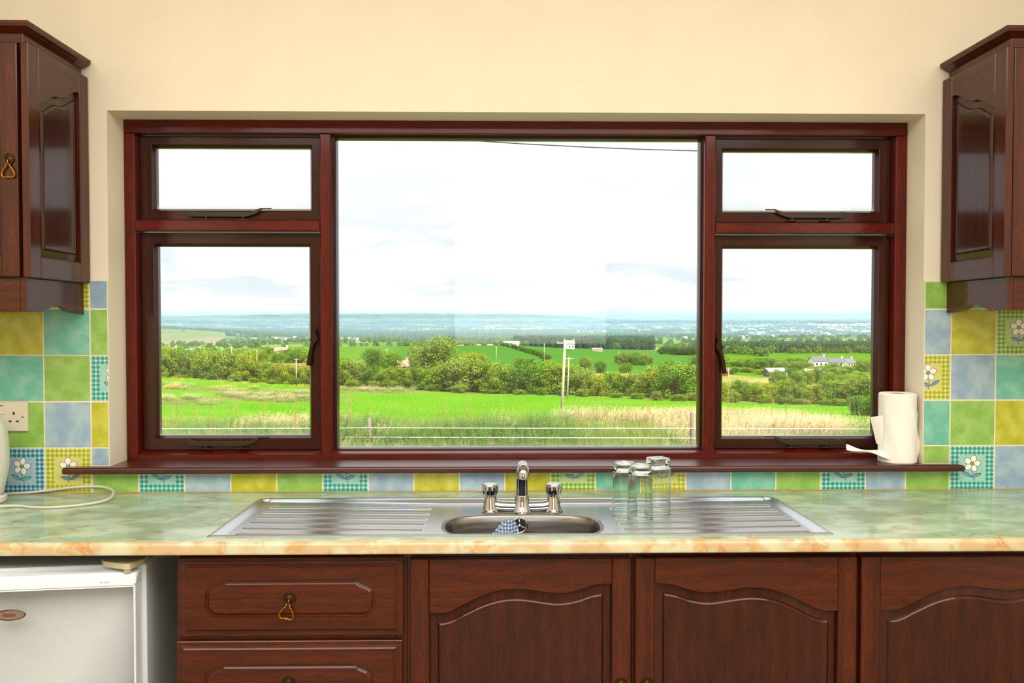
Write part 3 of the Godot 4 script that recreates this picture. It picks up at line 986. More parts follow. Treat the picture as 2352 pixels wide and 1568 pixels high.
func base_cabinets() -> void:
	var c := thing("drawer_cabinet", "dark mahogany drawer unit standing between white fridge and sink", "cabinet")
	carcass(c, -0.826, -0.2345, true)
	drawer(c, 0.577, 0.205, Vector3(-0.819, 0.6455, 0.59))
	drawer(c, 0.579, 0.205, Vector3(-0.824, 0.4285, 0.59))
	drawer(c, 0.579, 0.27, Vector3(-0.824, 0.145, 0.59))
	var data := [[-0.2253, 0.344, true, "dark mahogany cupboard right under the sink bowl, next to the drawers", -0.2343, 0.3493],
		[0.3555, 0.931, false, "dark mahogany cupboard under the right-hand drainer, door shoulders falling to the right", 0.3497, 0.9362],
		[0.9425, 1.518, true, "dark mahogany cupboard at the right end of the worktop, past the sink", 0.9366, 1.523]]
	for q in data:
		c = thing("base_cabinet", q[3], "cabinet")
		carcass(c, q[4], q[5], false)
		var w: float = q[1] - q[0]
		var d := framed_door(c, "door", w, 0.735, q[2], Transform3D(Basis(), Vector3(q[0], 0.112, 0.59)))
		drop_handle(d, w - 0.026 if q[2] else 0.030, 0.408, 0.0)
	c = thing("base_cabinet", "plain cupboard beyond the last arched door, outside the photo's edge", "cabinet")
	carcass(c, 1.5235, 2.10, false)
	framed_door(c, "door", 0.566, 0.735, false, Transform3D(Basis(), Vector3(1.528, 0.112, 0.59)))

# ---------------------------------------------------------------- worktop and sink
func worktop() -> void:
	var w := thing("worktop", "long onyx-look laminate worktop, top green partly from painted reflections, rolled cream front edge", "worktop")
	var st := mb()
	var X := [-2.39, -0.738, 0.866, 2.59]
	var Zs := [0.0085, 0.119, 0.557, 0.610]
	var uv := func(x, z): return Vector2((x + 1.8) / 3.8, z / 0.65)
	for i in 3:
		for k in 3:
			if i == 1 and k == 1: continue
			uvquad(st, Vector3(X[i], 0.9, Zs[k + 1]), Vector3(X[i + 1], 0.9, Zs[k + 1]), Vector3(X[i + 1], 0.9, Zs[k]), Vector3(X[i], 0.9, Zs[k]), uv.call(X[i], Zs[k + 1]), uv.call(X[i + 1], Zs[k]))
	var hole := [Vector2(X[1], Zs[1]), Vector2(X[1], Zs[2]), Vector2(X[2], Zs[2]), Vector2(X[2], Zs[1])]
	for i in 4:
		var a: Vector2 = hole[i]
		var b: Vector2 = hole[(i + 1) % 4]
		uvquad(st, Vector3(a.x, 0.9, a.y), Vector3(b.x, 0.9, b.y), Vector3(b.x, 0.867, b.y), Vector3(a.x, 0.867, a.y), Vector2.ZERO, Vector2(0.1, 0.1))
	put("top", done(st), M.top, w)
	st = mb(true)
	var prof := []
	for i in 7:
		var a := PI / 2 * i / 6.0
		prof.append(Vector2(0.610 + sin(a) * 0.012, 0.888 + cos(a) * 0.012))
	for i in 5:
		var a := PI / 2 * i / 4.0
		prof.append(Vector2(0.617 + cos(a) * 0.005, 0.872 - sin(a) * 0.005))
	prof.append(Vector2(0.59, 0.867))
	var run := 0.0
	for i in prof.size() - 1:
		var len_: float = prof[i].distance_to(prof[i + 1])
		var a: Vector2 = prof[i]
		var b: Vector2 = prof[i + 1]
		uvquad(st, Vector3(X[0], b.y, b.x), Vector3(X[3], b.y, b.x), Vector3(X[3], a.y, a.x), Vector3(X[0], a.y, a.x), Vector2((X[0] + 1.8) / 3.8, (run + len_) / 0.07), Vector2((X[3] + 1.8) / 3.8, run / 0.07))
		run += len_
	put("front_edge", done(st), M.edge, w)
	st = mb()
	for r in [[X[0], X[1], Zs[0], 0.590], [X[2], X[3], Zs[0], 0.590], [X[1], X[2], Zs[2], 0.590], [X[1], X[2], Zs[0], Zs[1]]]:
		quad(st, Vector3(r[0], 0.867, r[2]), Vector3(r[1], 0.867, r[2]), Vector3(r[1], 0.867, r[3]), Vector3(r[0], 0.867, r[3]))
	put("underside", done(st), M.cab_in, w)

const SX0 := -0.752
const SX1 := 0.880
const SZ0 := 0.103
const SZ1 := 0.570

func deck_height(x: float, z: float, bowl: PackedVector2Array) -> float:
	var r := 0.045
	var ex := minf(x - SX0, SX1 - x)
	var ez := minf((z - SZ0) * 0.8, (SZ1 - z) * 1.9)
	var e := minf(ex * 0.9, ez)
	if z < SZ0 + r and ex < r: e = r - Vector2(r - ex, r - (z - SZ0)).length()
	if e < 0.0: return -0.002
	# floor of the pressing
	var fall := 0.0
	if x < -0.16: fall = lerpf(0.011, 0.003, clampf((-0.16 - x) / 0.56, 0, 1))
	elif x > 0.30: fall = lerpf(0.011, 0.003, clampf((x - 0.30) / 0.55, 0, 1))
	else: fall = 0.011
	var y := -fall
	# drainer ridges
	for side in 2:
		var x0 := -0.690 if side == 0 else 0.336
		var x1 := -0.197 if side == 0 else 0.830
		if x > x0 - 0.01 and x < x1 + 0.01:
			var k := roundf((z - 0.214) / 0.0635)
			if k >= -0.5 and k <= 5.5:
				var dz := absf(z - (0.214 + k * 0.0635))
				var dx := maxf(0.0, maxf(x0 + 0.008 - x, x - (x1 - 0.008)))
				var q := Vector2(dz, dx).length()
				y += 0.0040 * (1.0 - smoothstep(0.0008, 0.0068, q))
	# the pressing's recess starts inside the rolled rim
	var rim := smoothstep(0.0, 0.009, e) * 0.0045 - 0.0004
	return lerpf(rim, y, smoothstep(0.014, 0.038, e))

func sink() -> void:
	var s := thing("sink", "stainless steel inset sink with a bowl between two ribbed drainers", "sink")
	var bowl := PackedVector2Array()
	var n := 80
	for i in n:
		var a := TAU * i / n
		var ry := 0.128 if sin(a) > 0 else 0.126
		var p := 3.4 if sin(a) > 0 else 2.7
		# drawn as (x, -z): positive second coordinate is towards the wall
		bowl.append(Vector2(0.069 + signf(cos(a)) * pow(absf(cos(a)), 2.0 / 3.0) * 0.2165, -0.4185 + signf(sin(a)) * pow(absf(sin(a)), 2.0 / p) * ry))
	var inner := inset(bowl, 0.001)
	var nx := 620
	var nz := 225
	var dx := (SX1 - SX0) / nx
	var dz := (SZ1 - SZ0) / nz
	var v := PackedVector3Array()
	var nn := PackedVector3Array()
	var ix := PackedInt32Array()
	var tx := PackedVector2Array()
	for k in nz + 1:
		for i in nx + 1:
			v.append(Vector3(SX0 + i * dx, 0.9 + deck_height(SX0 + i * dx, SZ0 + k * dz, bowl), SZ0 + k * dz))
			tx.append(Vector2(i * dx, k * dz))
	for k in nz + 1:
		for i in nx + 1:
			var l := v[k * (nx + 1) + maxi(i - 1, 0)]
			var r := v[k * (nx + 1) + mini(i + 1, nx)]
			var u := v[maxi(k - 1, 0) * (nx + 1) + i]
			var d := v[mini(k + 1, nz) * (nx + 1) + i]
			nn.append((d - u).cross(r - l).normalized())
	for k in nz:
		for i in nx:
			var c := Vector2(SX0 + (i + 0.5) * dx, -(SZ0 + (k + 0.5) * dz))
			if c.x > -0.15 and c.x < 0.288 and Geometry2D.is_point_in_polygon(c, inner): continue
			var q := k * (nx + 1) + i
			ix.append_array([q, q + 1, q + nx + 2, q, q + nx + 2, q + nx + 1])
	var arr := []
	arr.resize(Mesh.ARRAY_MAX)
	arr[Mesh.ARRAY_VERTEX] = v
	arr[Mesh.ARRAY_NORMAL] = nn
	arr[Mesh.ARRAY_TEX_UV] = tx
	arr[Mesh.ARRAY_INDEX] = ix
	var am := ArrayMesh.new()
	am.add_surface_from_arrays(Mesh.PRIMITIVE_TRIANGLES, arr)
	put("drainer_deck", am, M.steel, s)
	var st := mb(true)
	var y := 0.8892
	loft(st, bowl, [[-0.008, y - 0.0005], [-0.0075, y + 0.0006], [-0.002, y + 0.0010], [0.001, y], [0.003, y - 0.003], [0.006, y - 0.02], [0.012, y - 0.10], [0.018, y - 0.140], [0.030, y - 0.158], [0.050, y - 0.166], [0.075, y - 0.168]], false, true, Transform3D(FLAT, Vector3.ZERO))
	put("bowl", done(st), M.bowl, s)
	st = mb(true)
	var ov := Transform3D(Basis(Vector3(1, 0, 0), PI / 2 - 0.08), Vector3(0.064, 0.862, 0.3045))
	lathe(st, [[0.0245, 0.0], [0.0245, 0.002], [0.022, 0.0035], [0.0195, 0.003], [0.0175, 0.0]], 32, ov)
	for k in 3:
		var d := Vector2.from_angle(TAU * k / 3.0 + 0.5) * 0.019
		tube(st, [ov * Vector3(0, 0.001, 0), ov * Vector3(d.x, 0.001, d.y)], 0.0022, 6)
	ball(st, ov * Vector3(0, 0.001, 0), Vector3.ONE * 0.005, 8)
	put("overflow_ring", done(st), M.chrome, s)
	st = mb()
	lathe(st, [[0.019, 0.0006], [0.0, 0.0006]], 24, ov)
	put("overflow_hole", done(st), M.black, s)

func tap() -> void:
	var t := thing("mixer_tap", "chrome two-handled kitchen mixer tap behind the sink bowl", "tap", Vector3(0.0725, 0.889, 0.246))
	var st := mb(true)
	# the bridge body with its two pillars
	var pts := []
	for q in [[-0.0945, 0.060], [-0.0945, 0.040], [-0.088, 0.026], [-0.070, 0.0185], [-0.035, 0.0165], [0.0, 0.0165], [0.035, 0.0165], [0.070, 0.0185], [0.088, 0.026], [0.0945, 0.040], [0.0945, 0.060]]:
		pts.append(Vector3(q[0], q[1], 0))
	tube(st, curve(pts, 4), 0.0155, 18)
	for s in [-1, 1]:
		lathe(st, [[0.027, 0.0], [0.027, 0.003], [0.0235, 0.008], [0.0205, 0.025], [0.0175, 0.045], [0.0165, 0.055]], 28, Transform3D(Basis(), Vector3(s * 0.0935, 0, 0)))
	lathe(st, [[0.032, 0.0], [0.031, 0.005], [0.026, 0.018], [0.0225, 0.032], [0.0205, 0.050], [0.0, 0.052]], 28)
	put("body", done(st), M.chrome, t)
	st = mb()
	prism(st, rrect(-0.122, -0.030, 0.122, 0.030, 0.029), 0.0, 0.0035, 0.0012, Transform3D(FLAT, Vector3.ZERO))
	put("base_plate", done(st), M.chrome, t)
	st = mb(true)
	tube(st, curve([Vector3(0, 0.046, 0), Vector3(0, 0.085, 0.003), Vector3(0, 0.118, 0.012), Vector3(0, 0.139, 0.035), Vector3(0, 0.1455, 0.070), Vector3(0, 0.143, 0.105)], 5), 0.0178, 22)
	tube(st, curve([Vector3(0, 0.143, 0.104), Vector3(0, 0.138, 0.113), Vector3(0, 0.129, 0.1165), Vector3(0, 0.121, 0.1165)], 4), 0.0170, 22, false)
	ball(st, Vector3(0, 0.142, 0.106), Vector3(0.0176, 0.0176, 0.0176), 18)
	put("spout", done(st), M.chrome, t)
	st = mb()
	lathe(st, [[0.0165, 0.0], [0.0, 0.0]], 20, Transform3D(Basis(Vector3(1, 0, 0), PI), Vector3(0, 0.1215, 0.1165)))
	put("outlet", done(st), M.black, t)
	for s in [-1, 1]:
		st = mb()
		var b := Transform3D(Basis(Vector3.UP, 0.35 * s), Vector3(s * 0.0945, 0.036, 0))
		lathe(st, [[0.0135, 0.0], [0.0165, 0.006], [0.0215, 0.018], [0.0235, 0.030], [0.0240, 0.040], [0.0235, 0.0445]], 60, b, 0.17, 6)
		lathe(st, [[0.0238, 0.0440], [0.0225, 0.0470], [0.019, 0.0478], [0.0, 0.0482]], 36, b)
		put("handle", done(st), M.chrome, t)

# ---------------------------------------------------------------- things on the worktop and the sill
func tumbler(at: Vector3, r0: float, r1: float, h: float, label: String) -> void:
	var g := thing("drinking_glass", label, "glass", at, 0.0, "upturned glasses on the drainer")
	var st := mb(true)
	lathe(st, [[r0 - 0.0008, 0.0], [r0, 0.0008], [lerpf(r0, r1, 0.5), h * 0.5], [r1, h - 0.006], [r1 - 0.001, h - 0.002], [r1 - 0.004, h], [r1 * 0.5, h - 0.0012], [0.0, h - 0.0015]], 40)
	lathe(st, [[0.0, h - 0.019], [r1 - 0.009, h - 0.020], [r1 - 0.0045, h - 0.026], [lerpf(r0, r1, 0.5) - 0.0024, h * 0.5], [r0 - 0.002, 0.0008], [r0 - 0.0008, 0.0]], 40)
	put("tumbler", done(st), M.glass, g)

func ring_loft(st: SurfaceTool, rings: Array) -> void:
	for k in rings.size() - 1:
		var n: int = rings[k].size()
		for i in n:
			var j := (i + 1) % n
			quad(st, rings[k][i], rings[k][j], rings[k + 1][j], rings[k + 1][i])

func tight(rows: Array) -> Array:      # more rings close to each bend
	var o := [rows[0]]
	for k in rows.size() - 1:
		for t in [0.06, 0.94]:
			var r := []
			for i in rows[k].size(): r.append(rows[k][i].lerp(rows[k + 1][i], t))
			o.append(r)
		o.append(rows[k + 1])
	return o

func square_glass(at: Vector3, label: String) -> void:
	var g := thing("drinking_glass", label, "glass", at, 0.30, "upturned glasses on the drainer")
	var st := mb(true)
	var ring := func(r: float, y: float, p: float) -> Array:
		var a := []
		for q in superellipse(Vector2.ZERO, r, r, p, 48): a.append(Vector3(q.x, y, -q.y).rotated(Vector3.UP, PI / 4 if false else 0.0))
		return a
	var h := 0.163
	var rows := [ring.call(0.0362, 0.0, 2.0), ring.call(0.037, 0.001, 2.0), ring.call(0.0362, 0.03, 2.1), ring.call(0.0345, 0.07, 2.6), ring.call(0.0325, 0.11, 3.6), ring.call(0.0305, 0.140, 6.0), ring.call(0.0285, 0.143, 7.0), ring.call(0.0285, 0.158, 7.0), ring.call(0.027, h, 7.0), ring.call(0.0001, h - 0.001, 7.0)]
	ring_loft(st, tight(rows))
	rows = [ring.call(0.0001, 0.139, 6.0), ring.call(0.024, 0.138, 6.0), ring.call(0.0285, 0.133, 5.0), ring.call(0.0303, 0.11, 3.6), ring.call(0.0323, 0.07, 2.6), ring.call(0.0341, 0.03, 2.1), ring.call(0.0350, 0.001, 2.0), ring.call(0.0362, 0.0, 2.0)]
	ring_loft(st, tight(rows))
	put("tumbler", done(st), M.glass, g)

func cloth_in_sink() -> void:
	var t := thing("dishcloth", "blue and white checked dishcloth draped inside the sink bowl", "dishcloth")
	var wob := noise(9.0, 3, 71)
	var n := 26
	var st := mb(true)
	var front := []
	var back := []
	for i in n + 1:
		for k in n + 1:
			var u := float(i) / n
			var w := float(k) / n
			# a hanging wedge leaning on the back of the bowl, wide below
			var hw := lerpf(0.016, 0.072, pow(1.0 - w, 0.8))
			var mid := lerpf(0.004, 0.034, w)
			var x := mid + (u * 2.0 - 1.0) * hw
			var y := lerpf(0.775, 0.884 - 0.010 * pow(u * 2.0 - 1.0, 2.0), w)
			var fold := 0.006 * sin(u * 17.0 + w * 4.0) * (1.0 - 0.6 * w) + 0.010 * wob.get_noise_2d(u, w)
			var z := lerpf(0.398, 0.326, pow(w, 0.7)) - 0.026 * pow(u * 2.0 - 1.0, 2.0) + fold
			front.append(Vector3(x, y, z))
			back.append(Vector3(x, y, z - 0.007))
	for i in n:
		for k in n:
			var a := i * (n + 1) + k
			quad(st, front[a], front[a + n + 1], front[a + n + 2], front[a + 1])
			quad(st, back[a], back[a + 1], back[a + n + 2], back[a + n + 1])
	for k in n:
		for e in [0, n]:
			var a: int = e * (n + 1) + k
			if e == 0: quad(st, back[a], front[a], front[a + 1], back[a + 1])
			else: quad(st, front[a], back[a], back[a + 1], front[a + 1])
			var b: int = k * (n + 1) + e
			if e == n: quad(st, front[b], front[b + n + 1], back[b + n + 1], back[b])
			else: quad(st, back[b], back[b + n + 1], front[b + n + 1], front[b])
	put("cloth", done(st), M.cloth, t)

func sheet(st: SurfaceTool, rows: Array, thick: Vector3) -> void:   # a grid of points made a thin sheet
	for i in rows.size() - 1:
		for k in rows[i].size() - 1:
			var a: Vector3 = rows[i][k]
			var b: Vector3 = rows[i + 1][k]
			var c: Vector3 = rows[i + 1][k + 1]
			var d: Vector3 = rows[i][k + 1]
			quad(st, a, b, c, d)
			if thick != Vector3.ZERO: quad(st, d - thick, c - thick, b - thick, a - thick)

func kitchen_roll() -> void:
	var t := thing("paper_towel_roll", "white kitchen paper roll with a loose sheet, on the sill's right end", "paper towel", Vector3(1.333, 0.988, -0.030))
	var st := mb(true)
	var R := 0.0585
	var H := 0.230
	lathe(st, [[R - 0.002, 0.0], [R + 0.0012, 0.003], [R + 0.0004, 0.03], [R, 0.12], [R, H - 0.004], [R - 0.003, H], [R * 0.8, H + 0.0005], [0.024, H - 0.001], [0.021, H - 0.004], [0.0205, H - 0.09]], 56)
	put("roll", done(st), M.paper, t)
	st = mb(true)
	lathe(st, [[0.0205, H - 0.002], [0.0195, H - 0.001], [0.0188, H - 0.003], [0.0188, 0.02], [0.0, 0.02]], 32)
	put("core", done(st), M.card, t)
	# the outermost sheet, loosened: wraps the front, stands off at the right, trails to the left
	st = mb(true)
	var rows := []
	var n := 40
	for i in n + 1:
		var u := float(i) / n
		var row := []
		for k in 13:
			var w := float(k) / 12.0
			var a := lerpf(-2.75, 0.12, u)              # angle about the roll, 0 = right, -PI/2 = towards the room
			var off := 0.0022 + 0.021 * smoothstep(0.74, 1.0, u) * exp(-pow((w - 0.36) / 0.26, 2.0)) + 0.0012 * sin(u * 21.0 + w * 9.0)
			var top := lerpf(0.60, 0.97, smoothstep(0.0, 0.75, 1.0 - u) * 0.6 + 0.2)
			row.append(Vector3(cos(a) * (R + off), lerpf(0.004, H * top, w), -sin(a) * (R + off)))
		rows.append(row)
	sheet(st, rows, Vector3.ZERO)
	put("wrapped_sheet", done(st), M.paper, t)
	# the free end: a stiff fold standing at the left, its tip lying on the frame
	st = mb(true)
	rows = []
	for i in 13:
		var u := i / 12.0
		var row := []
		for k in 9:
			var w := k / 8.0
			var x := lerpf(-0.050, -0.088 + 0.022 * (1.0 - w), u)
			var y := lerpf(lerpf(0.052, 0.160, w), lerpf(0.060, 0.148, w), u)
			row.append(Vector3(x, y, 0.022 - 0.030 * u + 0.005 * sin(u * 3.0)))
		rows.append(row)
	sheet(st, rows, Vector3(0, 0, 0.0008))
	put("loose_sheet", done(st), M.paper, t)
	st = mb(true)
	rows = []
	for i in 19:
		var u := i / 18.0
		var row := []
		for k in 9:
			var w := k / 8.0
			var wide := 0.030 * sqrt(maxf(0.0, 1.0 - pow(u, 4.0))) + 0.004
			row.append(Vector3(lerpf(-0.046, -0.160, u), lerpf(0.026, 0.046, u) + 0.012 * sin(w * PI) * cos(u * 4.0) + 0.010 * (w - 0.5) * (1.0 + cos(u * 6.0)), 0.022 - 0.045 * u + (0.5 - w) * wide * 1.6))
		rows.append(row)
	sheet(st, rows, Vector3(0, 0.0008, 0))
	put("loose_sheet", done(st), M.paper, t)

func socket() -> void:
	var s := thing("wall_socket", "white double switched wall socket on the left tiles", "socket", Vector3(-1.587, 1.1495, 0.0078))
	var st := mb()
	loft(st, rrect(-0.073, -0.048, 0.073, 0.048, 0.004), [[0.0, 0.0], [0.0, 0.006], [0.0012, 0.0085], [0.003, 0.0095]], true, true)
	put("plate", done(st), M.socket, s)
	for side in [-1.0, 1.0]:
		var cx: float = 0.027 + 0.0 if side > 0 else -0.038
		st = mb()
		cbox(st, Vector3(cx + 0.0005, 0.006, 0.0092), Vector3(cx + 0.0065, 0.0155, 0.0099), 0.0)
		cbox(st, Vector3(cx - 0.0125, -0.0175, 0.0092), Vector3(cx - 0.0035, -0.0125, 0.0099), 0.0)
		cbox(st, Vector3(cx + 0.0105, -0.0175, 0.0092), Vector3(cx + 0.0195, -0.0125, 0.0099), 0.0)
		put("pin_hole", done(st), M.black, s)
		st = mb()
		var sx := cx - 0.034
		loft(st, rrect(sx - 0.0075, 0.008, sx + 0.0075, 0.0385, 0.002), [[0.0, 0.009], [0.0, 0.012], [0.001, 0.0128]], true, true)
		put("switch", done(st), M.socket, s)
		st = mb(); cbox(st, Vector3(sx - 0.005, 0.0345, 0.0122), Vector3(sx + 0.005, 0.0370, 0.0131), 0.0003); put("switch_mark", done(st), M.red, s)
		st = mb(true)
		lathe(st, [[0.0042, 0.0], [0.0042, 0.001], [0.003, 0.002], [0.0, 0.0023]], 14, Transform3D(Basis(Vector3(1, 0, 0), PI / 2), Vector3(side * 0.0595, 0.0, 0.0092)))
		put("screw", done(st), M.chrome, s)

func kettle() -> void:
	var k := thing("kettle", "white jug kettle with looped cord, at the worktop's left edge below the socket", "kettle", Vector3(-1.592, 0.9005, 0.155))
	var st := mb(true)
	lathe(st, [[0.0, 0.0], [0.076, 0.0], [0.080, 0.004], [0.080, 0.018], [0.072, 0.024]], 40)
	put("base", done(st), M.plastic, k)
	st = mb(true)
	lathe(st, [[0.068, 0.022], [0.071, 0.026], [0.0785, 0.06], [0.0865, 0.105], [0.0885, 0.14], [0.0875, 0.18], [0.083, 0.22], [0.074, 0.250], [0.066, 0.258]], 44)
	put("jug", done(st), M.plastic, k)
	st = mb(true)
	lathe(st, [[0.067, 0.256], [0.066, 0.262], [0.055, 0.268], [0.02, 0.272], [0.014, 0.282], [0.010, 0.288], [0.0, 0.289]], 36)
	put("lid", done(st), M.plastic, k)
	st = mb(true)
	tube(st, curve([Vector3(-0.060, 0.245, 0.02), Vector3(-0.115, 0.25, 0.04), Vector3(-0.135, 0.18, 0.05), Vector3(-0.120, 0.09, 0.042), Vector3(-0.076, 0.06, 0.02)], 6), 0.010, 12)
	put("handle", done(st), M.plastic, k)
	st = mb()
	var o := PackedVector2Array([Vector2(0.078, -0.008), Vector2(0.098, -0.005), Vector2(0.097, 0.0), Vector2(0.078, 0.004)])
	prism(st, o, 0.090, 0.094, 0.001, Transform3D(FLAT.rotated(Vector3(0, 0, 1), 0.16), Vector3(0, 0.0, 0.01)))
	put("switch_lever", done(st), M.plastic, k)
	# the plug end and its cord
	var home := Vector3(1.592, -0.9005, -0.155)
	st = mb(true)
	lathe(st, [[0.0, 0.0], [0.020, 0.0], [0.0235, 0.006], [0.0225, 0.028], [0.017, 0.040], [0.0, 0.043]], 20, Transform3D(Basis(Vector3(0, 0, 1), -0.5), Vector3(-1.540, 0.9035, 0.262)))
	tube(st, [Vector3(-1.528, 0.922, 0.262), Vector3(-1.513, 0.916, 0.258), Vector3(-1.502, 0.912, 0.253)], [0.011, 0.0075, 0.0045], 12)
	put("plug", done(st), M.plastic, k).position = home
	st = mb(true)
	var pts := [Vector3(-1.505, 0.913, 0.255), Vector3(-1.47, 0.9085, 0.235), Vector3(-1.43, 0.905, 0.215), Vector3(-1.38, 0.9042, 0.232), Vector3(-1.325, 0.9042, 0.234), Vector3(-1.270, 0.9042, 0.215), Vector3(-1.228, 0.9050, 0.186), Vector3(-1.203, 0.9062, 0.150), Vector3(-1.204, 0.910, 0.105), Vector3(-1.228, 0.917, 0.050), Vector3(-1.275, 0.9225, 0.020), Vector3(-1.33, 0.9230, 0.016), Vector3(-1.395, 0.9180, 0.016), Vector3(-1.463, 0.9095, 0.018), Vector3(-1.53, 0.9050, 0.028), Vector3(-1.60, 0.9045, 0.040), Vector3(-1.70, 0.9045, 0.05)]
	tube(st, curve(pts, 8), 0.0042, 10)
	put("cable", done(st), M.cord, k).position = home

func fridge() -> void:
	var f := thing("fridge", "small white undercounter fridge left of the drawers, oval badge on its door", "fridge", Vector3(-0.918, 0.0, 0.604), deg_to_rad(7.0))
	var st := mb()
	cbox(st, Vector3(-0.50, 0.03, -0.50), Vector3(0.010, 0.826, -0.058), 0.004)
	put("body", done(st), M.fridge, f)
	st = mb()
	cbox(st, Vector3(-0.488, 0.08, -0.0575), Vector3(-0.004, 0.796, -0.046), 0.001)
	put("gasket", done(st), M.gasket, f)
	st = mb()
	loft(st, rrect(-0.50, 0.06, 0.0, 0.7885, 0.003), [[0.0, -0.046], [0.0, -0.004], [0.0014, -0.0012], [0.004, 0.0]], true, true)
	put("door", done(st), M.fridge, f)
	st = mb(true)
	var side := Basis(Vector3(0, 0, 1), Vector3(0, 1, 0), Vector3(-1, 0, 0))
	st = mb()
	var o := PackedVector2Array([Vector2(-0.046, 0.7895), Vector2(0.0015, 0.7895), Vector2(0.0015, 0.806), Vector2(-0.001, 0.8095), Vector2(-0.020, 0.8165), Vector2(-0.046, 0.818)])
	prism(st, o, -0.002, 0.5, 0.004, Transform3D(side, Vector3.ZERO))
	put("door_cap", done(st), M.fridge, f)
	st = mb()
	prism(st, rrect(-0.50, -0.0045, -0.078, 0.0045, 0.0044), 0.0, 0.0018, 0.0008, Transform3D(Basis(Vector3(1, 0, 0), Vector3(0, 0.345, -0.939).normalized(), Vector3(0, 0.939, 0.345).normalized()), Vector3(0, 0.8130, -0.0095)))
	put("grip_moulding", done(st), M.fridge, f)
	# hinge cover on the top corner
	st = mb()
	o = PackedVector2Array([Vector2(-0.100, 0.062), Vector2(-0.088, 0.040), Vector2(-0.028, 0.004), Vector2(-0.012, 0.002), Vector2(0.008, 0.050), Vector2(0.009, 0.088), Vector2(-0.06, 0.092)])
	prism(st, o, 0.8265, 0.841, 0.0015, Transform3D(FLAT, Vector3.ZERO))
	put("hinge_cover", done(st), M.ivory, f)
	st = mb(true)
	tube(st, [Vector3(-0.022, 0.817, -0.016), Vector3(-0.022, 0.8345, -0.016)], 0.009, 14)
	put("hinge_pin", done(st), M.ivory, f)
	# the oval badge with the maker's name
	st = mb()
	loft(st, superellipse(Vector2(-0.295, 0.7265), 0.0368, 0.0142, 2.0, 48), [[0.0, 0.0], [0.0, 0.0018], [0.0012, 0.0028], [0.0030, 0.0022]], false, false)
	put("badge_rim", done(st), M.badge_edge, f)
	st = mb()
	loft(st, superellipse(Vector2(-0.295, 0.7265), 0.0342, 0.0118, 2.0, 48), [[0.0, 0.0018], [0.001, 0.0022]], false, true)
	put("badge", done(st), M.badge, f)
	var font := SystemFont.new()
	font.font_names = PackedStringArray(["Droid Sans"])
	font.font_weight = 700
	var tm := TextMesh.new()
	tm.text = "Haier"
	tm.font = font
	tm.font_size = 32
	tm.pixel_size = 0.0138 / 32.0
	tm.depth = 0.0012
	var lt := put("lettering", tm, M.letters, f)
	lt.position = Vector3(-0.2965, 0.7275, 0.0026)
	lt.scale = Vector3(0.88, 1.0, 1.0)
	var tn := TextMesh.new()
	tn.text = "HR-126WL"
	tn.font = font
	tn.font_size = 32
	tn.pixel_size = 0.0050 / 32.0
	tn.depth = 0.0003
	lt = put("lettering", tn, M.print_grey, f)
	lt.position = Vector3(-0.072, 0.7985, 0.0016)

# ---------------------------------------------------------------- the land outside
# Ground height: how far below the eye's level the ground lies, as a slope seen from the house, along five directions (x per metre of depth) at growing distances.
const DIST := [0.0, 10.0, 20.0, 28.0, 40.0, 60.0, 98.0, 130.0, 160.0, 190.0, 230.0, 300.0, 400.0, 520.0, 700.0, 900.0, 1100.0, 1500.0, 2200.0, 3200.0, 4500.0, 6500.0, 9000.0, 14000.0, 20000.0, 30000.0]
const WAYS := [-0.42, -0.20, 0.0, 0.20, 0.45]
const SLOPE := [
	[0.0, 430.0, 304.0, 262.0, 234.0, 214.0, 190.0, 172.0, 157.0, 142.0, 125.0, 106.0, 92.0, 80.0, 68.0, 60.0, 56.0, 47.0, 16.0, 20.0, 14.0, 5.0, -4.0, -13.0, -12.0, -8.0],
	[0.0, 430.0, 304.0, 266.0, 240.0, 225.0, 205.0, 188.0, 172.0, 154.0, 139.0, 116.0, 95.0, 72.0, 55.0, 58.0, 46.0, 44.0, 38.0, 32.0, 20.0, 8.0, -2.0, -19.0, -17.0, -10.0],
	[0.0, 430.0, 304.0, 268.0, 242.0, 228.0, 211.0, 197.0, 182.0, 165.0, 146.0, 116.0, 94.0, 72.0, 53.0, 57.0, 50.0, 44.0, 38.0, 30.0, 19.0, 8.0, -1.0, -19.0, -14.0, -6.0],
	[0.0, 430.0, 304.0, 270.0, 245.0, 231.0, 214.0, 200.0, 186.0, 168.0, 147.0, 118.0, 100.0, 84.0, 73.0, 62.0, 50.0, 40.0, 36.0, 31.0, 18.0, 6.0, -1.0, -4.0, -5.0, -3.0],
	[0.0, 430.0, 304.0, 272.0, 250.0, 238.0, 222.0, 206.0, 190.0, 174.0, 155.0, 133.0, 116.0, 100.0, 72.0, 57.0, 44.0, 34.0, 38.0, 33.0, 18.0, 4.0, -2.0, -5.0, -8.0, -5.0]]
var roll := FastNoiseLite.new()

func drop_at(way: float, d: float) -> float:
	var i := 0
	while i < DIST.size() - 2 and DIST[i + 1] < d: i += 1
	var t := clampf((log(d + 3.0) - log(DIST[i] + 3.0)) / (log(DIST[i + 1] + 3.0) - log(DIST[i] + 3.0)), 0.0, 1.0)
	var s := t * t * (3.0 - 2.0 * t) * 0.5 + t * 0.5
	var k := 0
	while k < 3 and WAYS[k + 1] < way: k += 1
	var u := smoothstep(0.0, 1.0, clampf((way - WAYS[k]) / (WAYS[k + 1] - WAYS[k]), 0.0, 1.0))
	return lerpf(lerpf(SLOPE[k][i], SLOPE[k][i + 1], s), lerpf(SLOPE[k + 1][i], SLOPE[k + 1][i + 1], s), u)

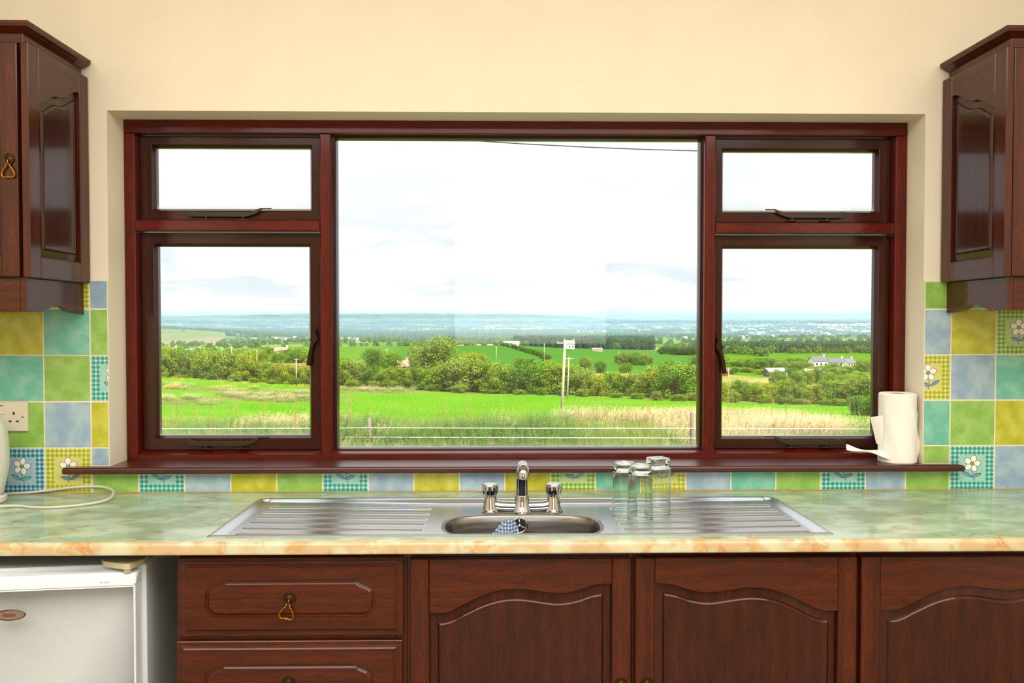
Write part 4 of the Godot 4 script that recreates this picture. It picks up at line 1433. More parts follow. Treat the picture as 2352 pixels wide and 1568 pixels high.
func ground(x: float, z: float) -> float:
	var d := maxf(EYE.z - z, 0.5)
	var y := EYE.y - drop_at(x / d, d) * d / 1900.0
	if d < 10.0: y = lerpf(-0.45, y, smoothstep(4.0, 10.0, d))
	if d > 1200.0: y += roll.get_noise_2d(x, z) * minf((d - 1200.0) * 0.004, 22.0)
	return y

func spot(way: float, d: float) -> Vector3:
	return Vector3(way * d, ground(way * d, EYE.z - d), EYE.z - d)

func hedge_line(way: float) -> float:      # how far the hedge at the end of the near field is
	return lerpf(232.0, 152.0, clampf((way + 0.42) / 0.87, -0.3, 1.3))

var cells := FastNoiseLite.new()
var rims := FastNoiseLite.new()
var woods := FastNoiseLite.new()
var patch := FastNoiseLite.new()

func wooded(x: float, z: float) -> bool:
	var d := EYE.z - z
	var w := x / d
	var n := woods.get_noise_2d(x, z)
	if d > 850.0 and d < 1150.0 and w > 0.02 and w < 0.19: return n > -0.55          # the dark plantation
	if d > 730.0 and d < 880.0 and w > 0.26: return n > -0.45
	if d > 2300.0 and d < 4300.0 and w < 0.03: return n > -0.28
	if d > 2300.0 and d < 3600.0 and w < 0.22: return n > 0.02
	if d > 1150.0 and d < 2300.0: return n > 0.42
	if d > 1300.0: return n > 0.24
	return false

func field_color(x: float, z: float) -> Color:   # linear base colours
	var d := EYE.z - z
	var w := x / maxf(d, 1.0)
	var grass := Color(0.083, 0.199, 0.015)
	var lush := Color(0.104, 0.307, 0.013)
	var hay := Color(0.274, 0.216, 0.116)
	var n := patch.get_noise_2d(x * 8.0, z * 8.0)
	if d < 24.0: return Color(0.108, 0.166, 0.042)
	var hd := hedge_line(w)
	if d < hd + 4.0:
		var c := lush.lerp(Color(0.141, 0.332, 0.021), clampf(0.5 + n, 0.0, 1.0))
		# rough grass in bands on the left
		var e := d + 12.0 * n
		var band := smoothstep(96.0, 104.0, e) * (1.0 - smoothstep(130.0, 142.0, e)) * (1.0 - smoothstep(-0.37, -0.30, w))
		band = maxf(band, smoothstep(128.0, 140.0, e) * (1.0 - smoothstep(176.0, 188.0, e)) * smoothstep(-0.36, -0.32, w) * (1.0 - smoothstep(-0.22, -0.16, w)))
		band = maxf(band, smoothstep(166.0, 172.0, e) * (1.0 - smoothstep(182.0, 192.0, e)) * (1.0 - smoothstep(-0.30, -0.25, w)) * 0.8)
		band = maxf(band, smoothstep(hd - 34.0, hd - 22.0, e) * smoothstep(-0.26, -0.2, w) * (1.0 - smoothstep(-0.14, -0.06, w)))
		band = maxf(band, 0.45 * smoothstep(hd - 12.0, hd - 3.0, e))
		c = c.lerp(hay.lerp(grass, clampf(0.35 + 1.3 * patch.get_noise_2d(x * 22.0, z * 22.0), 0.0, 1.0)), band * 0.9)
		return c
	if d < hd + 135.0 and w > 0.08: return Color(0.382, 0.340, 0.124).lerp(grass, clampf(0.2 + n, 0.0, 1.0))
	if d < 330.0: return grass.lerp(lush, clampf(0.4 + n, 0.0, 1.0))
	if d < 830.0 and w < 0.26:
		return Color(0.066, 0.207, 0.033).lerp(Color(0.124, 0.257, 0.042), smoothstep(-0.1, -0.16, w)).lerp(grass, clampf(n, 0.0, 0.5))
	if d < 735.0 and w > 0.2: return grass.lerp(lush, clampf(0.3 + n, 0.0, 1.0))
	if d > 1350.0 and d < 2350.0 and w < -0.33: return Color(0.299, 0.249, 0.141).lerp(Color(0.158, 0.241, 0.058), clampf(0.5 + 2.0 * patch.get_noise_2d(x * 0.5, z * 0.5), 0.0, 1.0))
	if wooded(x, z): return Color(0.042, 0.083, 0.029)
	var k := 1.0 if d < 1600.0 else 0.6 if d < 5000.0 else 0.4
	var v := cells.get_noise_2d(x * k, z * k)
	var c: Color
	if v < -0.75: c = Color(0.398, 0.315, 0.166)
	elif v < -0.35: c = Color(0.149, 0.224, 0.058)
	elif v < 0.1: c = Color(0.083, 0.207, 0.037)
	elif v < 0.5: c = Color(0.116, 0.257, 0.042)
	elif v < 0.8: c = Color(0.066, 0.149, 0.037)
	else: c = Color(0.332, 0.299, 0.133)
	if d > 7000.0: c = c.lerp(Color(0.083, 0.166, 0.050), 0.6)
	if d < 7000.0: c *= 1.25
	return c

func land() -> void:
	var ways := []
	var n := 460
	for i in n + 1: ways.append(lerpf(-0.52, 0.56, float(i) / n))
	for i in 24:
		ways.push_front(-0.52 - 0.012 * (i + 1) - 0.0035 * i * i)
		ways.append(0.56 + 0.012 * (i + 1) + 0.0035 * i * i)
	n += 48
	var ds := []
	var d := 0.0
	while d < 26000.0:
		ds.append(d)
		d += maxf(0.6, d * 0.018)
	var v := PackedVector3Array()
	var col := PackedColorArray()
	var ix := PackedInt32Array()
	for k in ds.size():
		for i in n + 1:
			var dd: float = ds[k] + 2.98
			var x: float = ways[i] * (dd + 14.0)
			var z: float = EYE.z - dd
			v.append(Vector3(x, ground(x, z), z))
			col.append(field_color(x, z))
	var nn := PackedVector3Array()
	var w := n + 1
	for k in ds.size():
		for i in w:
			var l := v[k * w + maxi(i - 1, 0)]
			var r := v[k * w + mini(i + 1, n)]
			var a := v[maxi(k - 1, 0) * w + i]
			var b := v[mini(k + 1, ds.size() - 1) * w + i]
			nn.append((r - l).cross(b - a).normalized())
			if nn[-1].y < 0.0: nn[nn.size() - 1] = -nn[-1]
	for k in ds.size() - 1:
		for i in n:
			var q := k * w + i
			ix.append_array([q, q + w, q + w + 1, q, q + w + 1, q + 1])
	var arr := []
	arr.resize(Mesh.ARRAY_MAX)
	arr[Mesh.ARRAY_VERTEX] = v
	arr[Mesh.ARRAY_NORMAL] = nn
	arr[Mesh.ARRAY_COLOR] = col
	arr[Mesh.ARRAY_INDEX] = ix
	var am := ArrayMesh.new()
	am.add_surface_from_arrays(Mesh.PRIMITIVE_TRIANGLES, arr)
	var m := triplanar(mat(Color.WHITE, 0.95), 0.11)
	m.vertex_color_use_as_albedo = true
	m.specular_mode = BaseMaterial3D.SPECULAR_DISABLED
	var a := noise(0.03, 5, 81)
	m.albedo_texture = paint(512, 512, func(x, y):
		var xx := absf(x - 256.0)
		var yy := absf(y - 256.0)
		var t := clampf(0.84 + 0.42 * a.get_noise_2d(xx, yy), 0.5, 1.0)
		return Color(t, t, t * 0.96))
	struct("ground", am, m, "farmland falling away from the house to a broad valley and far hills")

# ---------------------------------------------------------------- plants
func leaf_quads(v: PackedVector3Array, nn: PackedVector3Array, col: PackedColorArray, ix: PackedInt32Array, c: Vector3, dir: Vector3, s: float, tint: Color, r: RandomNumberGenerator) -> void:
	var nrm := (dir + Vector3(r.randfn(), r.randfn(), r.randfn()) * 0.45).normalized()
	var t := nrm.cross(Vector3(r.randf() - 0.5, r.randf() - 0.5, r.randf() - 0.5)).normalized()
	var b := nrm.cross(t)
	var q := v.size()
	var w := s * 0.62
	v.append_array([c - t * s, c + b * w, c + t * s, c - b * w])
	for k in 4: nn.append(nrm); col.append(tint)
	ix.append_array([q, q + 1, q + 2, q, q + 2, q + 3])

func arrays_mesh(v: PackedVector3Array, nn: PackedVector3Array, col: PackedColorArray, ix: PackedInt32Array) -> ArrayMesh:
	var arr := []
	arr.resize(Mesh.ARRAY_MAX)
	arr[Mesh.ARRAY_VERTEX] = v
	arr[Mesh.ARRAY_NORMAL] = nn
	arr[Mesh.ARRAY_COLOR] = col
	arr[Mesh.ARRAY_INDEX] = ix
	var am := ArrayMesh.new()
	am.add_surface_from_arrays(Mesh.PRIMITIVE_TRIANGLES, arr)
	return am

# a crown one unit high and about one wide: tufts of leaves round clumps, with denser leaves inside
func crown(seed_: int, clumps: int, leaves: int, size: float, low: float, shape := 0) -> ArrayMesh:
	var r := RandomNumberGenerator.new()
	r.seed = seed_
	var cs := []
	for i in clumps:
		var a := TAU * (i * 0.618 + r.randf() * 0.25)
		var h := (i + 0.5) / clumps
		var y := lerpf(low, 0.86, h)
		var e := 0.40 * sqrt(maxf(0.02, 1.0 - pow((y - 0.36) / 0.62, 2.0)))
		if shape == 1: e = 0.22 * (1.0 - h) + 0.03
		e *= r.randf_range(0.35, 1.0)
		var rad := r.randf_range(0.10, 0.19) * (1.0 if shape == 0 else 0.6)
		var k := r.randf_range(0.72, 1.25)
		cs.append([Vector3(cos(a) * e, y, sin(a) * e), rad, Color(k, k * r.randf_range(0.94, 1.05), k * r.randf_range(0.7, 1.1))])
	var v := PackedVector3Array()
	var nn := PackedVector3Array()
	var col := PackedColorArray()
	var ix := PackedInt32Array()
	for i in leaves:
		var q: Array = cs[r.randi() % clumps]
		var dir := Vector3(r.randfn(), r.randfn() + 0.15, r.randfn()).normalized()
		var p: Vector3 = q[0] + dir * q[1] * (r.randf_range(0.8, 1.12) if i % 4 else r.randf_range(0.2, 0.8))
		if p.y < 0.0: p.y = absf(p.y) * 0.5
		var k := r.randf_range(0.86, 1.14)
		leaf_quads(v, nn, col, ix, p, dir, size * r.randf_range(0.6, 1.25), Color(q[2].r * k, q[2].g * k, q[2].b * k), r)
	return arrays_mesh(v, nn, col, ix)

func trunk_mesh(seed_: int) -> ArrayMesh:
	var r := RandomNumberGenerator.new()
	r.seed = seed_
	var st := mb(true)
	tube(st, [Vector3(0, -0.04, 0), Vector3(0.01, 0.15, 0), Vector3(-0.01, 0.35, 0.01), Vector3(0, 0.6, 0)], [0.035, 0.026, 0.02, 0.008], 7)
	for i in 4:
		var a := TAU * i / 4.0 + r.randf()
		tube(st, [Vector3(0, 0.18 + 0.05 * i, 0), Vector3(cos(a) * 0.14, 0.36 + 0.05 * i, sin(a) * 0.14), Vector3(cos(a) * 0.24, 0.55, sin(a) * 0.24)], [0.014, 0.009, 0.004], 5)
	return done(st).commit()

func leafy(c: Color) -> StandardMaterial3D:
	var m := mat(c, 0.7)
	m.vertex_color_use_as_albedo = true
	m.metallic_specular = 0.25
	m.backlight_enabled = true
	m.backlight = Color(0.45, 0.5, 0.25)
	return m

var crowns := []
var trunks := []
var greens := []

func tree(called: String, label: String, group: String, at: Vector3, h: float, w: float, shape: int, tone: int, trunk := true, category := "tree") -> Node3D:
	var t := thing(called, label, category, at, rng.randf() * TAU, group)
	var o := put("crown", crowns[shape], greens[tone], t)
	o.scale = Vector3(w, h, w)
	if trunk:
		o = put("trunk", trunks[shape % 2], M.bark, t)
		o.scale = Vector3(h, h, h)
	return t

const ONES := ["", "first", "second", "third", "fourth", "fifth", "sixth", "seventh", "eighth", "ninth", "tenth", "eleventh", "twelfth", "thirteenth", "fourteenth", "fifteenth", "sixteenth", "seventeenth", "eighteenth", "nineteenth"]
const TENS := ["", "", "twent", "thirt", "fort", "fift", "sixt", "sevent", "eight", "ninet"]

func ordinal(n: int) -> String:
	if n < 20: return ONES[n]
	return TENS[n / 10] + ("ieth" if n % 10 == 0 else "y-" + ONES[n % 10])

const PANES := ["left casement", "large middle pane", "right casement"]

func which_pane(way: float) -> int:
	return 0 if way < -0.213 else 1 if way < 0.256 else 2

# trees of one belt: [way, distance, height, width, tone]; each is told apart by its place in the row seen through one pane
func belt(rows: Array, called: String, kind: String, where: String, group: String, category := "tree", trunk := true) -> void:
	rows.sort_custom(func(a, b): return a[0] < b[0])
	var n := [0, 0, 0]
	for r: Array in rows:
		var p := which_pane(r[0])
		n[p] += 1
		var label := "%s %s from left %s, through %s" % [ordinal(n[p]), kind, where, PANES[p]]
		tree(called, label, group, spot(r[0], r[1]), r[2], r[3], rng.randi() % 4, r[4], trunk, category)

func trees() -> void:
	var r := RandomNumberGenerator.new()
	r.seed = 7
	for i in 4: crowns.append(crown(100 + i, 34, 7000, 0.021, 0.06))
	crowns.append(crown(110, 40, 2600, 0.026, 0.05, 1))        # 4: conifer
	crowns.append(crown(111, 16, 900, 0.05, 0.10))             # 5: far broadleaf
	crowns.append(crown(112, 18, 700, 0.05, 0.05, 1))          # 6: far conifer
	for i in 2: trunks.append(trunk_mesh(120 + i))
	M.bark = mat(Color(0.30, 0.26, 0.20), 0.9)
	for c in [Color(0.46, 0.56, 0.15), Color(0.40, 0.55, 0.14), Color(0.54, 0.60, 0.14), Color(0.33, 0.48, 0.16), Color(0.48, 0.56, 0.23), Color(0.27, 0.40, 0.18)]:
		greens.append(leafy(c))
	# each tree: direction, distance, and how far below eye level its top shows from the house; its height follows from the ground
	var high := func(w: float, d: float, top: float) -> float: return maxf((drop_at(w, d) - top) * d / 1900.0, 2.2)
	# the overgrown hedge at the far end of the near field
	var rows := []
	for t in [[-0.408, 60], [-0.392, 55], [-0.372, 66], [-0.352, 62], [-0.335, 63], [-0.318, 66], [-0.302, 72], [-0.285, 86], [-0.268, 90], [-0.252, 92], [-0.236, 94], [-0.222, 96],
		[-0.190, 82], [-0.171, 85], [-0.152, 98], [-0.134, 102], [-0.116, 100], [-0.098, 98], [-0.080, 100], [-0.063, 92], [-0.046, 82], [-0.030, 80], [-0.012, 86], [0.004, 98], [0.020, 102], [0.036, 98]]:
		var d: float = hedge_line(t[0]) + r.randf_range(1, 7)
		var h: float = high.call(t[0], d, t[1])
		rows.append([t[0], d, h, maxf(h * r.randf_range(1.15, 1.5), 6.5), [0, 1, 4, 0, 2, 3][r.randi() % 6]])
	for t in [[0.052, 88], [0.068, 90], [0.086, 92], [0.104, 105], [0.122, 118], [0.140, 110], [0.155, 122], [0.172, 110], [0.194, 98], [0.214, 90], [0.232, 92], [0.248, 98],
		[0.272, 136], [0.294, 130], [0.312, 138], [0.330, 140], [0.350, 128], [0.368, 138], [0.386, 144], [0.404, 130], [0.424, 128], [0.444, 122], [0.462, 120]]:
		var d: float = hedge_line(t[0]) + r.randf_range(1, 7)
		var h: float = high.call(t[0], d, t[1])
		rows.append([t[0], d, h, maxf(h * r.randf_range(1.1, 1.45), 4.8), [0, 1, 2, 0, 4, 2][r.randi() % 6]])
	belt(rows, "hedge_tree", "bushy tree", "in the near field's hedge belt", "bushy trees along the far edge of the near field")
	# low bushes at the foot of the belt
	rows = []
	for i in 34:
		var w := lerpf(-0.41, 0.46, (i + r.randf() * 0.7) / 34.0)
		rows.append([w, hedge_line(w) - r.randf_range(1, 5), r.randf_range(1.0, 2.2), r.randf_range(3.0, 4.8), [3, 1, 0, 4][r.randi() % 4]])
	rows.append([0.444, 112.0, 2.6, 4.6, 3])
	rows.append([0.462, 108.0, 3.0, 5.0, 1])
	belt(rows, "bush", "low bush", "under the hedge belt", "low bushes at the foot of the tree belt", "bush")
	# trees standing behind the belt, in the valley meadows
	rows = []
	for t in [[-0.400, 290, 50, 2], [-0.384, 300, 53, 1], [-0.360, 285, 64, 0], [-0.336, 310, 60, 1], [-0.305, 300, 66, 4], [-0.287, 310, 63, 0], [-0.265, 310, 64, 1], [-0.244, 300, 63, 3], [-0.230, 300, 66, 0],
		[-0.185, 275, 78, 1], [-0.150, 300, 58, 3], [-0.128, 300, 66, 1], [-0.093, 300, 52, 4], [-0.044, 305, 72, 2], [-0.034, 310, 66, 2], [-0.022, 310, 70, 2], [0.027, 330, 78, 1], [0.040, 330, 82, 3], [0.062, 300, 84, 2], [0.106, 330, 77, 4], [0.125, 300, 88, 3], [0.156, 300, 92, 1], [0.175, 400, 86, 3], [0.209, 380, 88, 3], [0.240, 360, 76, 1]]:
		var h: float = high.call(t[0], float(t[1]), float(t[2]))
		rows.append([t[0], float(t[1]), h, maxf(h * r.randf_range(0.9, 1.25), 6.0), t[3]])
	rows.append([-0.069, 298.0, high.call(-0.069, 298.0, 30.0), 15.5, 4])
	for i in 22:
		var w := lerpf(0.268, 0.47, (i + r.randf()) / 22.0)
		var d := r.randf_range(305.0, 345.0) if w < 0.34 else r.randf_range(235.0, 340.0)
		var h: float = high.call(w, d, r.randf_range(102.0, 122.0))
		rows.append([w, d, h, maxf(h * r.randf_range(1.0, 1.5), 6.0), [0, 1, 3, 2, 4][r.randi() % 5]])
	belt(rows, "meadow_tree", "tree", "behind the near tree belt", "trees behind the near belt")
	# further trees: clumps on the ridge and along its hedges
	rows = []
	for i in 12: rows.append([lerpf(0.143, 0.186, r.randf()), r.randf_range(405.0, 445.0), r.randf_range(4.5, 6.5), 8.0, [3, 4][r.randi() % 2]])
	for i in 50:
		var w := lerpf(0.264, 0.47, (i + r.randf()) / 50.0)
		var d := r.randf_range(350.0, 555.0)
		rows.append([w, d, maxf(high.call(w, d, r.randf_range(80.0, 100.0) if absf(w - 0.408) > 0.035 else r.randf_range(98.0, 106.0)), 3.0), r.randf_range(7.0, 11.0), [3, 3, 4, 0, 1][r.randi() % 5]])
	for i in 18:
		var w := lerpf(-0.41, -0.22, (i + r.randf()) / 18.0)
		var d := r.randf_range(340.0, 560.0)
		rows.append([w, d, high.call(w, d, r.randf_range(54.0, 66.0)), r.randf_range(7.0, 11.0), [3, 4, 1][r.randi() % 3]])
	for i in 12: rows.append([0.005 + 0.055 * i / 11.0, lerpf(690.0, 440.0, i / 11.0), 3.6, 6.5, 3])
	for i in 10: rows.append([lerpf(0.20, 0.262, (i + r.randf()) / 10.0), r.randf_range(640.0, 700.0), 6.5, 12.0, 5])
	var outer := []
	for i in 90:
		var w := r.randf_range(0.43, 1.5) * (-1.0 if i % 2 else 1.0)
		if w > 0.0: w += 0.05
		var d := hedge_line(clampf(w, -0.6, 0.6)) + r.randf_range(2, 10)
		var h := r.randf_range(5.0, 8.0)
		outer.append([upright(spot(w, d), r.randf() * TAU, Vector3(h * 1.4, h, h * 1.4)), Color.WHITE])
	scatter("outer_hedge", crowns[2], greens[0], outer, "hedge trees running on past both sides of the window", "hedge")
	belt(rows, "valley_tree", "small tree", "far down the valley", "scattered valley trees", "tree", false)

func scatter(called: String, mesh: Mesh, m: Material, places: Array, label: String, category: String) -> void:
	var mm := MultiMesh.new()
	mm.transform_format = MultiMesh.TRANSFORM_3D
	mm.use_colors = true
	mm.mesh = mesh
	mm.instance_count = places.size()
	for i in places.size():
		mm.set_instance_transform(i, places[i][0])
		mm.set_instance_color(i, places[i][1])
	var o := MultiMeshInstance3D.new()
	o.name = numbered(called)
	o.multimesh = mm
	o.material_override = m
	add_child(o)
	tag(o, label, category, "", "stuff")

func upright(at: Vector3, turn: float, s: Vector3) -> Transform3D:
	return Transform3D(Basis(Vector3.UP, turn) * Basis.from_scale(s), at)

func far_things() -> void:
	var r := RandomNumberGenerator.new()
	r.seed = 11
	var broad := []
	var pines := []
	var tries := 0
	while broad.size() + pines.size() < 26000 and tries < 400000:
		tries += 1
		var d := 620.0 * exp(r.randf() * 2.75)
		var w := r.randf_range(-0.47, 0.50)
		var x := w * d
		var z := EYE.z - d
		var wood := wooded(x, z)
		if d < 830.0 and w < 0.26 and not wood: continue
		var k := 1.0 if d < 1600.0 else 0.6
		var rim := rims.get_noise_2d(x * k, z * k)
		if d < 2350.0 and d > 1350.0 and w < -0.33 and r.randf() > 0.03: continue
		if not wood and not (rim < -0.93 and r.randf() < (0.2 if d < 2300.0 else 0.7)): continue
		if d > 1150.0 and d < 2300.0 and wood and r.randf() > 0.4: continue
		var g := r.randf_range(0.75, 1.25)
		var h := r.randf_range(6.0, 11.0) * (1.0 if wood else 0.75) * (1.0 if d < 2500.0 else 1.25)
		var t := upright(Vector3(x, ground(x, z) - 0.5, z), r.randf() * TAU, Vector3(h * r.randf_range(1.0, 1.5), h, h * r.randf_range(1.0, 1.5)))
		var pine := wood and d < 1150.0
		if pine: pines.append([upright(t.origin, r.randf() * TAU, Vector3(8.0, h * (1.25 if w < 0.26 else 0.95), 8.0)), Color(g, g, g)])
		else: broad.append([t, Color(g, g * r.randf_range(0.92, 1.08), g * 0.9)])
	scatter("far_hedgerow_trees", crowns[5], leafy(Color(0.40, 0.53, 0.27)), broad, "hedgerow trees and woods patterning the far valley sides", "woods")
	scatter("pine_plantation", crowns[6], leafy(Color(0.30, 0.43, 0.29)), pines, "dark conifer plantations on the middle hills", "woods")
	# the town on the far slope and the scattered farms
	var st := mb()
	cbox(st, Vector3(-0.5, 0, -0.5), Vector3(0.5, 0.62, 0.5), 0.0)
	prism(st, PackedVector2Array([Vector2(-0.55, 0.6), Vector2(0.55, 0.6), Vector2(0, 1.0)]), -0.52, 0.52, 0.0)
	var houses := []
	for i in 2350:
		var in_town := i < 2000
		var d := r.randf_range(3300.0, 7000.0) if in_town else 1500.0 * exp(r.randf() * 1.5)
		var w := r.randf_range(0.16, 0.50) if in_town else r.randf_range(-0.46, 0.4)
		var x := w * d
		var z := EYE.z - d
		if in_town and woods.get_noise_2d(x * 1.7 + 900.0, z * 1.7) < 0.28 - smoothstep(0.18, 0.32, w) * 0.36: continue
		if wooded(x, z) and r.randf() < 0.8: continue
		if d < 2500.0 and (w < -0.3 or r.randf() < 0.6): continue
		var big := 1.0 if r.randf() < 0.93 or not in_town else 2.0
		var s := Vector3(r.randf_range(8.0, 16.0) * big, r.randf_range(5.0, 7.5) * (1.0 if big < 2.0 else 1.5), r.randf_range(7.0, 10.0) * big)
		var c: Color = [Color(0.60, 0.59, 0.56), Color(0.50, 0.48, 0.45), Color(0.32, 0.31, 0.32), Color(0.50, 0.38, 0.33), Color(0.68, 0.68, 0.68)][r.randi() % 5]
		houses.append([upright(Vector3(x, ground(x, z) - 0.5, z), r.randf() * TAU, s), c])
	var hm := mat(Color.WHITE, 0.8)
	hm.vertex_color_use_as_albedo = true
	scatter("town_houses", done(st).commit(), hm, houses, "pale houses of the distant town and farms across the valley", "houses")

# grasses and weeds of the verge by the fence, the rough grass and the yellow flowers
func blade(v: PackedVector3Array, nn: PackedVector3Array, col: PackedColorArray, ix: PackedInt32Array, pts: Array, w0: float, side: Vector3, c0: Color, c1: Color) -> void:
	var q := v.size()
	var n := pts.size()
	for i in n:
		var t := float(i) / (n - 1)
		var w := w0 * (1.0 - 0.85 * t)
		v.append(pts[i] - side * w); v.append(pts[i] + side * w)
		var d: Vector3 = (pts[mini(i + 1, n - 1)] - pts[maxi(i - 1, 0)]).normalized()
		var m := side.cross(d).normalized()
		nn.append(m); nn.append(m)
		col.append(c0.lerp(c1, t)); col.append(c0.lerp(c1, t))
	for i in n - 1: ix.append_array([q + 2 * i, q + 2 * i + 3, q + 2 * i + 1, q + 2 * i, q + 2 * i + 2, q + 2 * i + 3])

func tuft(seed_: int, kind: int) -> ArrayMesh:
	var r := RandomNumberGenerator.new()
	r.seed = seed_
	var v := PackedVector3Array()
	var nn := PackedVector3Array()
	var col := PackedColorArray()
	var ix := PackedInt32Array()
	if kind == 0:            # green grass
		for i in 34:
			var a := r.randf() * TAU
			var p := Vector3(r.randf_range(-0.16, 0.16), 0, r.randf_range(-0.16, 0.16))
			var lean := Vector3(cos(a), 0, sin(a)) * r.randf_range(0.05, 0.30)
			var h := r.randf_range(0.4, 0.8)
			blade(v, nn, col, ix, [p, p + lean * 0.25 + Vector3(0, h * 0.55, 0), p + lean + Vector3(0, h, 0)], 0.007, Vector3(-sin(a), 0, cos(a)), Color(0.11, 0.20, 0.03), Color(0.25, 0.34, 0.09))
	elif kind == 1:          # nettles: upright stems with pairs of leaves
		for i in 7:
			var p := Vector3(r.randf_range(-0.2, 0.2), 0, r.randf_range(-0.2, 0.2))
			var h := r.randf_range(0.7, 1.1)
			var lean := Vector3(r.randf_range(-0.12, 0.12), 0, r.randf_range(-0.12, 0.12))
			blade(v, nn, col, ix, [p, p + lean * 0.5 + Vector3(0, h * 0.5, 0), p + lean + Vector3(0, h, 0)], 0.006, Vector3(1, 0, 0), Color(0.16, 0.24, 0.06), Color(0.20, 0.32, 0.08))
			for k in 13:
				var t := 0.12 + 0.86 * k / 12.0
				var a := k * 1.57 + r.randf()
				for s in [0.0, PI]:
					var dir := Vector3(cos(a + s), 0.1 - 0.3 * r.randf(), sin(a + s))
					var c := p + lean * t + Vector3(0, h * t, 0)
					var l := 0.085 * (1.15 - 0.6 * t)
					var g := r.randf_range(0.8, 1.25)
					blade(v, nn, col, ix, [c, c + dir * l * 0.5, c + dir * l], 0.020 * (1.2 - 0.5 * t), dir.cross(Vector3.UP).normalized(), Color(0.08, 0.18, 0.03) * g, Color(0.15, 0.28, 0.06) * g)
	elif kind == 2:          # tall pale seeding grass, bowed by the wind
		for i in 13:
			var p := Vector3(r.randf_range(-0.2, 0.2), 0, r.randf_range(-0.2, 0.2))
			var h := r.randf_range(0.8, 1.25)
			var bow := Vector3(r.randf_range(0.05, 0.55), 0, r.randf_range(-0.12, 0.12))
			var pts := []
			for k in 7:
				var t := k / 6.0
				pts.append(p + bow * t * t * 0.7 + Vector3(0, h * (t - 0.18 * t * t * bow.x * 2.0), 0))
			blade(v, nn, col, ix, pts, 0.004, Vector3(0, 0, 1) if i % 2 else Vector3(1, 0, 0), Color(0.16, 0.24, 0.06), Color(0.46, 0.42, 0.22))
			for k in 9:
				var t := 0.72 + 0.28 * k / 8.0
				var c: Vector3 = p + bow * t * t * 0.7 + Vector3(0, h * (t - 0.18 * t * t * bow.x * 2.0), 0)
				var dir := (bow.normalized() * 0.7 + Vector3(r.randf_range(-0.4, 0.4), r.randf_range(-0.1, 0.6), r.randf_range(-0.4, 0.4))).normalized()
				blade(v, nn, col, ix, [c, c + dir * 0.03, c + dir * 0.055], 0.0055, dir.cross(Vector3(0.3, 1, 0.2)).normalized(), Color(0.44, 0.37, 0.22), Color(0.58, 0.50, 0.34))
		for i in 12:
			var a := r.randf() * TAU
			var p := Vector3(r.randf_range(-0.2, 0.2), 0, r.randf_range(-0.2, 0.2))
			var lean := Vector3(cos(a), 0, sin(a)) * r.randf_range(0.1, 0.35)
			blade(v, nn, col, ix, [p, p + lean * 0.4 + Vector3(0, 0.35, 0), p + lean + Vector3(0, 0.5, 0)], 0.006, Vector3(-sin(a), 0, cos(a)), Color(0.10, 0.20, 0.03), Color(0.28, 0.38, 0.10))
	elif kind == 3:          # dock: a dark seeding spike
		for i in 3:
			var p := Vector3(r.randf_range(-0.1, 0.1), 0, r.randf_range(-0.1, 0.1))
			var h := r.randf_range(1.0, 1.35)
			var lean := Vector3(r.randf_range(-0.1, 0.22), 0, r.randf_range(-0.1, 0.1))
			blade(v, nn, col, ix, [p, p + lean * 0.4 + Vector3(0, h * 0.5, 0), p + lean + Vector3(0, h, 0)], 0.005, Vector3(1, 0, 0), Color(0.30, 0.30, 0.10), Color(0.34, 0.22, 0.10))
			for k in 40:
				var t := 0.5 + 0.5 * k / 39.0
				var dir := Vector3(r.randfn(), r.randf(), r.randfn()).normalized()
				var c := p + lean * t + Vector3(0, h * t, 0)
				blade(v, nn, col, ix, [c, c + dir * 0.016, c + dir * 0.03], 0.008 * (1.3 - t), dir.cross(Vector3(0.3, 1, 0.2)).normalized(), Color(0.36, 0.30, 0.10), Color(0.40, 0.24, 0.10))
	else:                    # ragwort: yellow heads on short stems
		for i in 15:
			var c := Vector3(r.randf_range(-0.5, 0.5), r.randf_range(0.45, 0.75), r.randf_range(-0.5, 0.5))
			var q := v.size()
			v.append_array([c + Vector3(-0.06, 0, -0.06), c + Vector3(0.06, 0.01, -0.06), c + Vector3(0.06, 0.05, 0.06), c + Vector3(-0.06, 0.04, 0.06)])
			for k in 4: nn.append(Vector3(0, 0.8, 0.6)); col.append(Color(0.90, 0.55, 0.02))
			ix.append_array([q, q + 1, q + 2, q, q + 2, q + 3])
			blade(v, nn, col, ix, [Vector3(c.x, 0, c.z), c], 0.02, Vector3(1, 0, 0), Color(0.2, 0.3, 0.06), Color(0.3, 0.4, 0.08))
	return arrays_mesh(v, nn, col, ix)

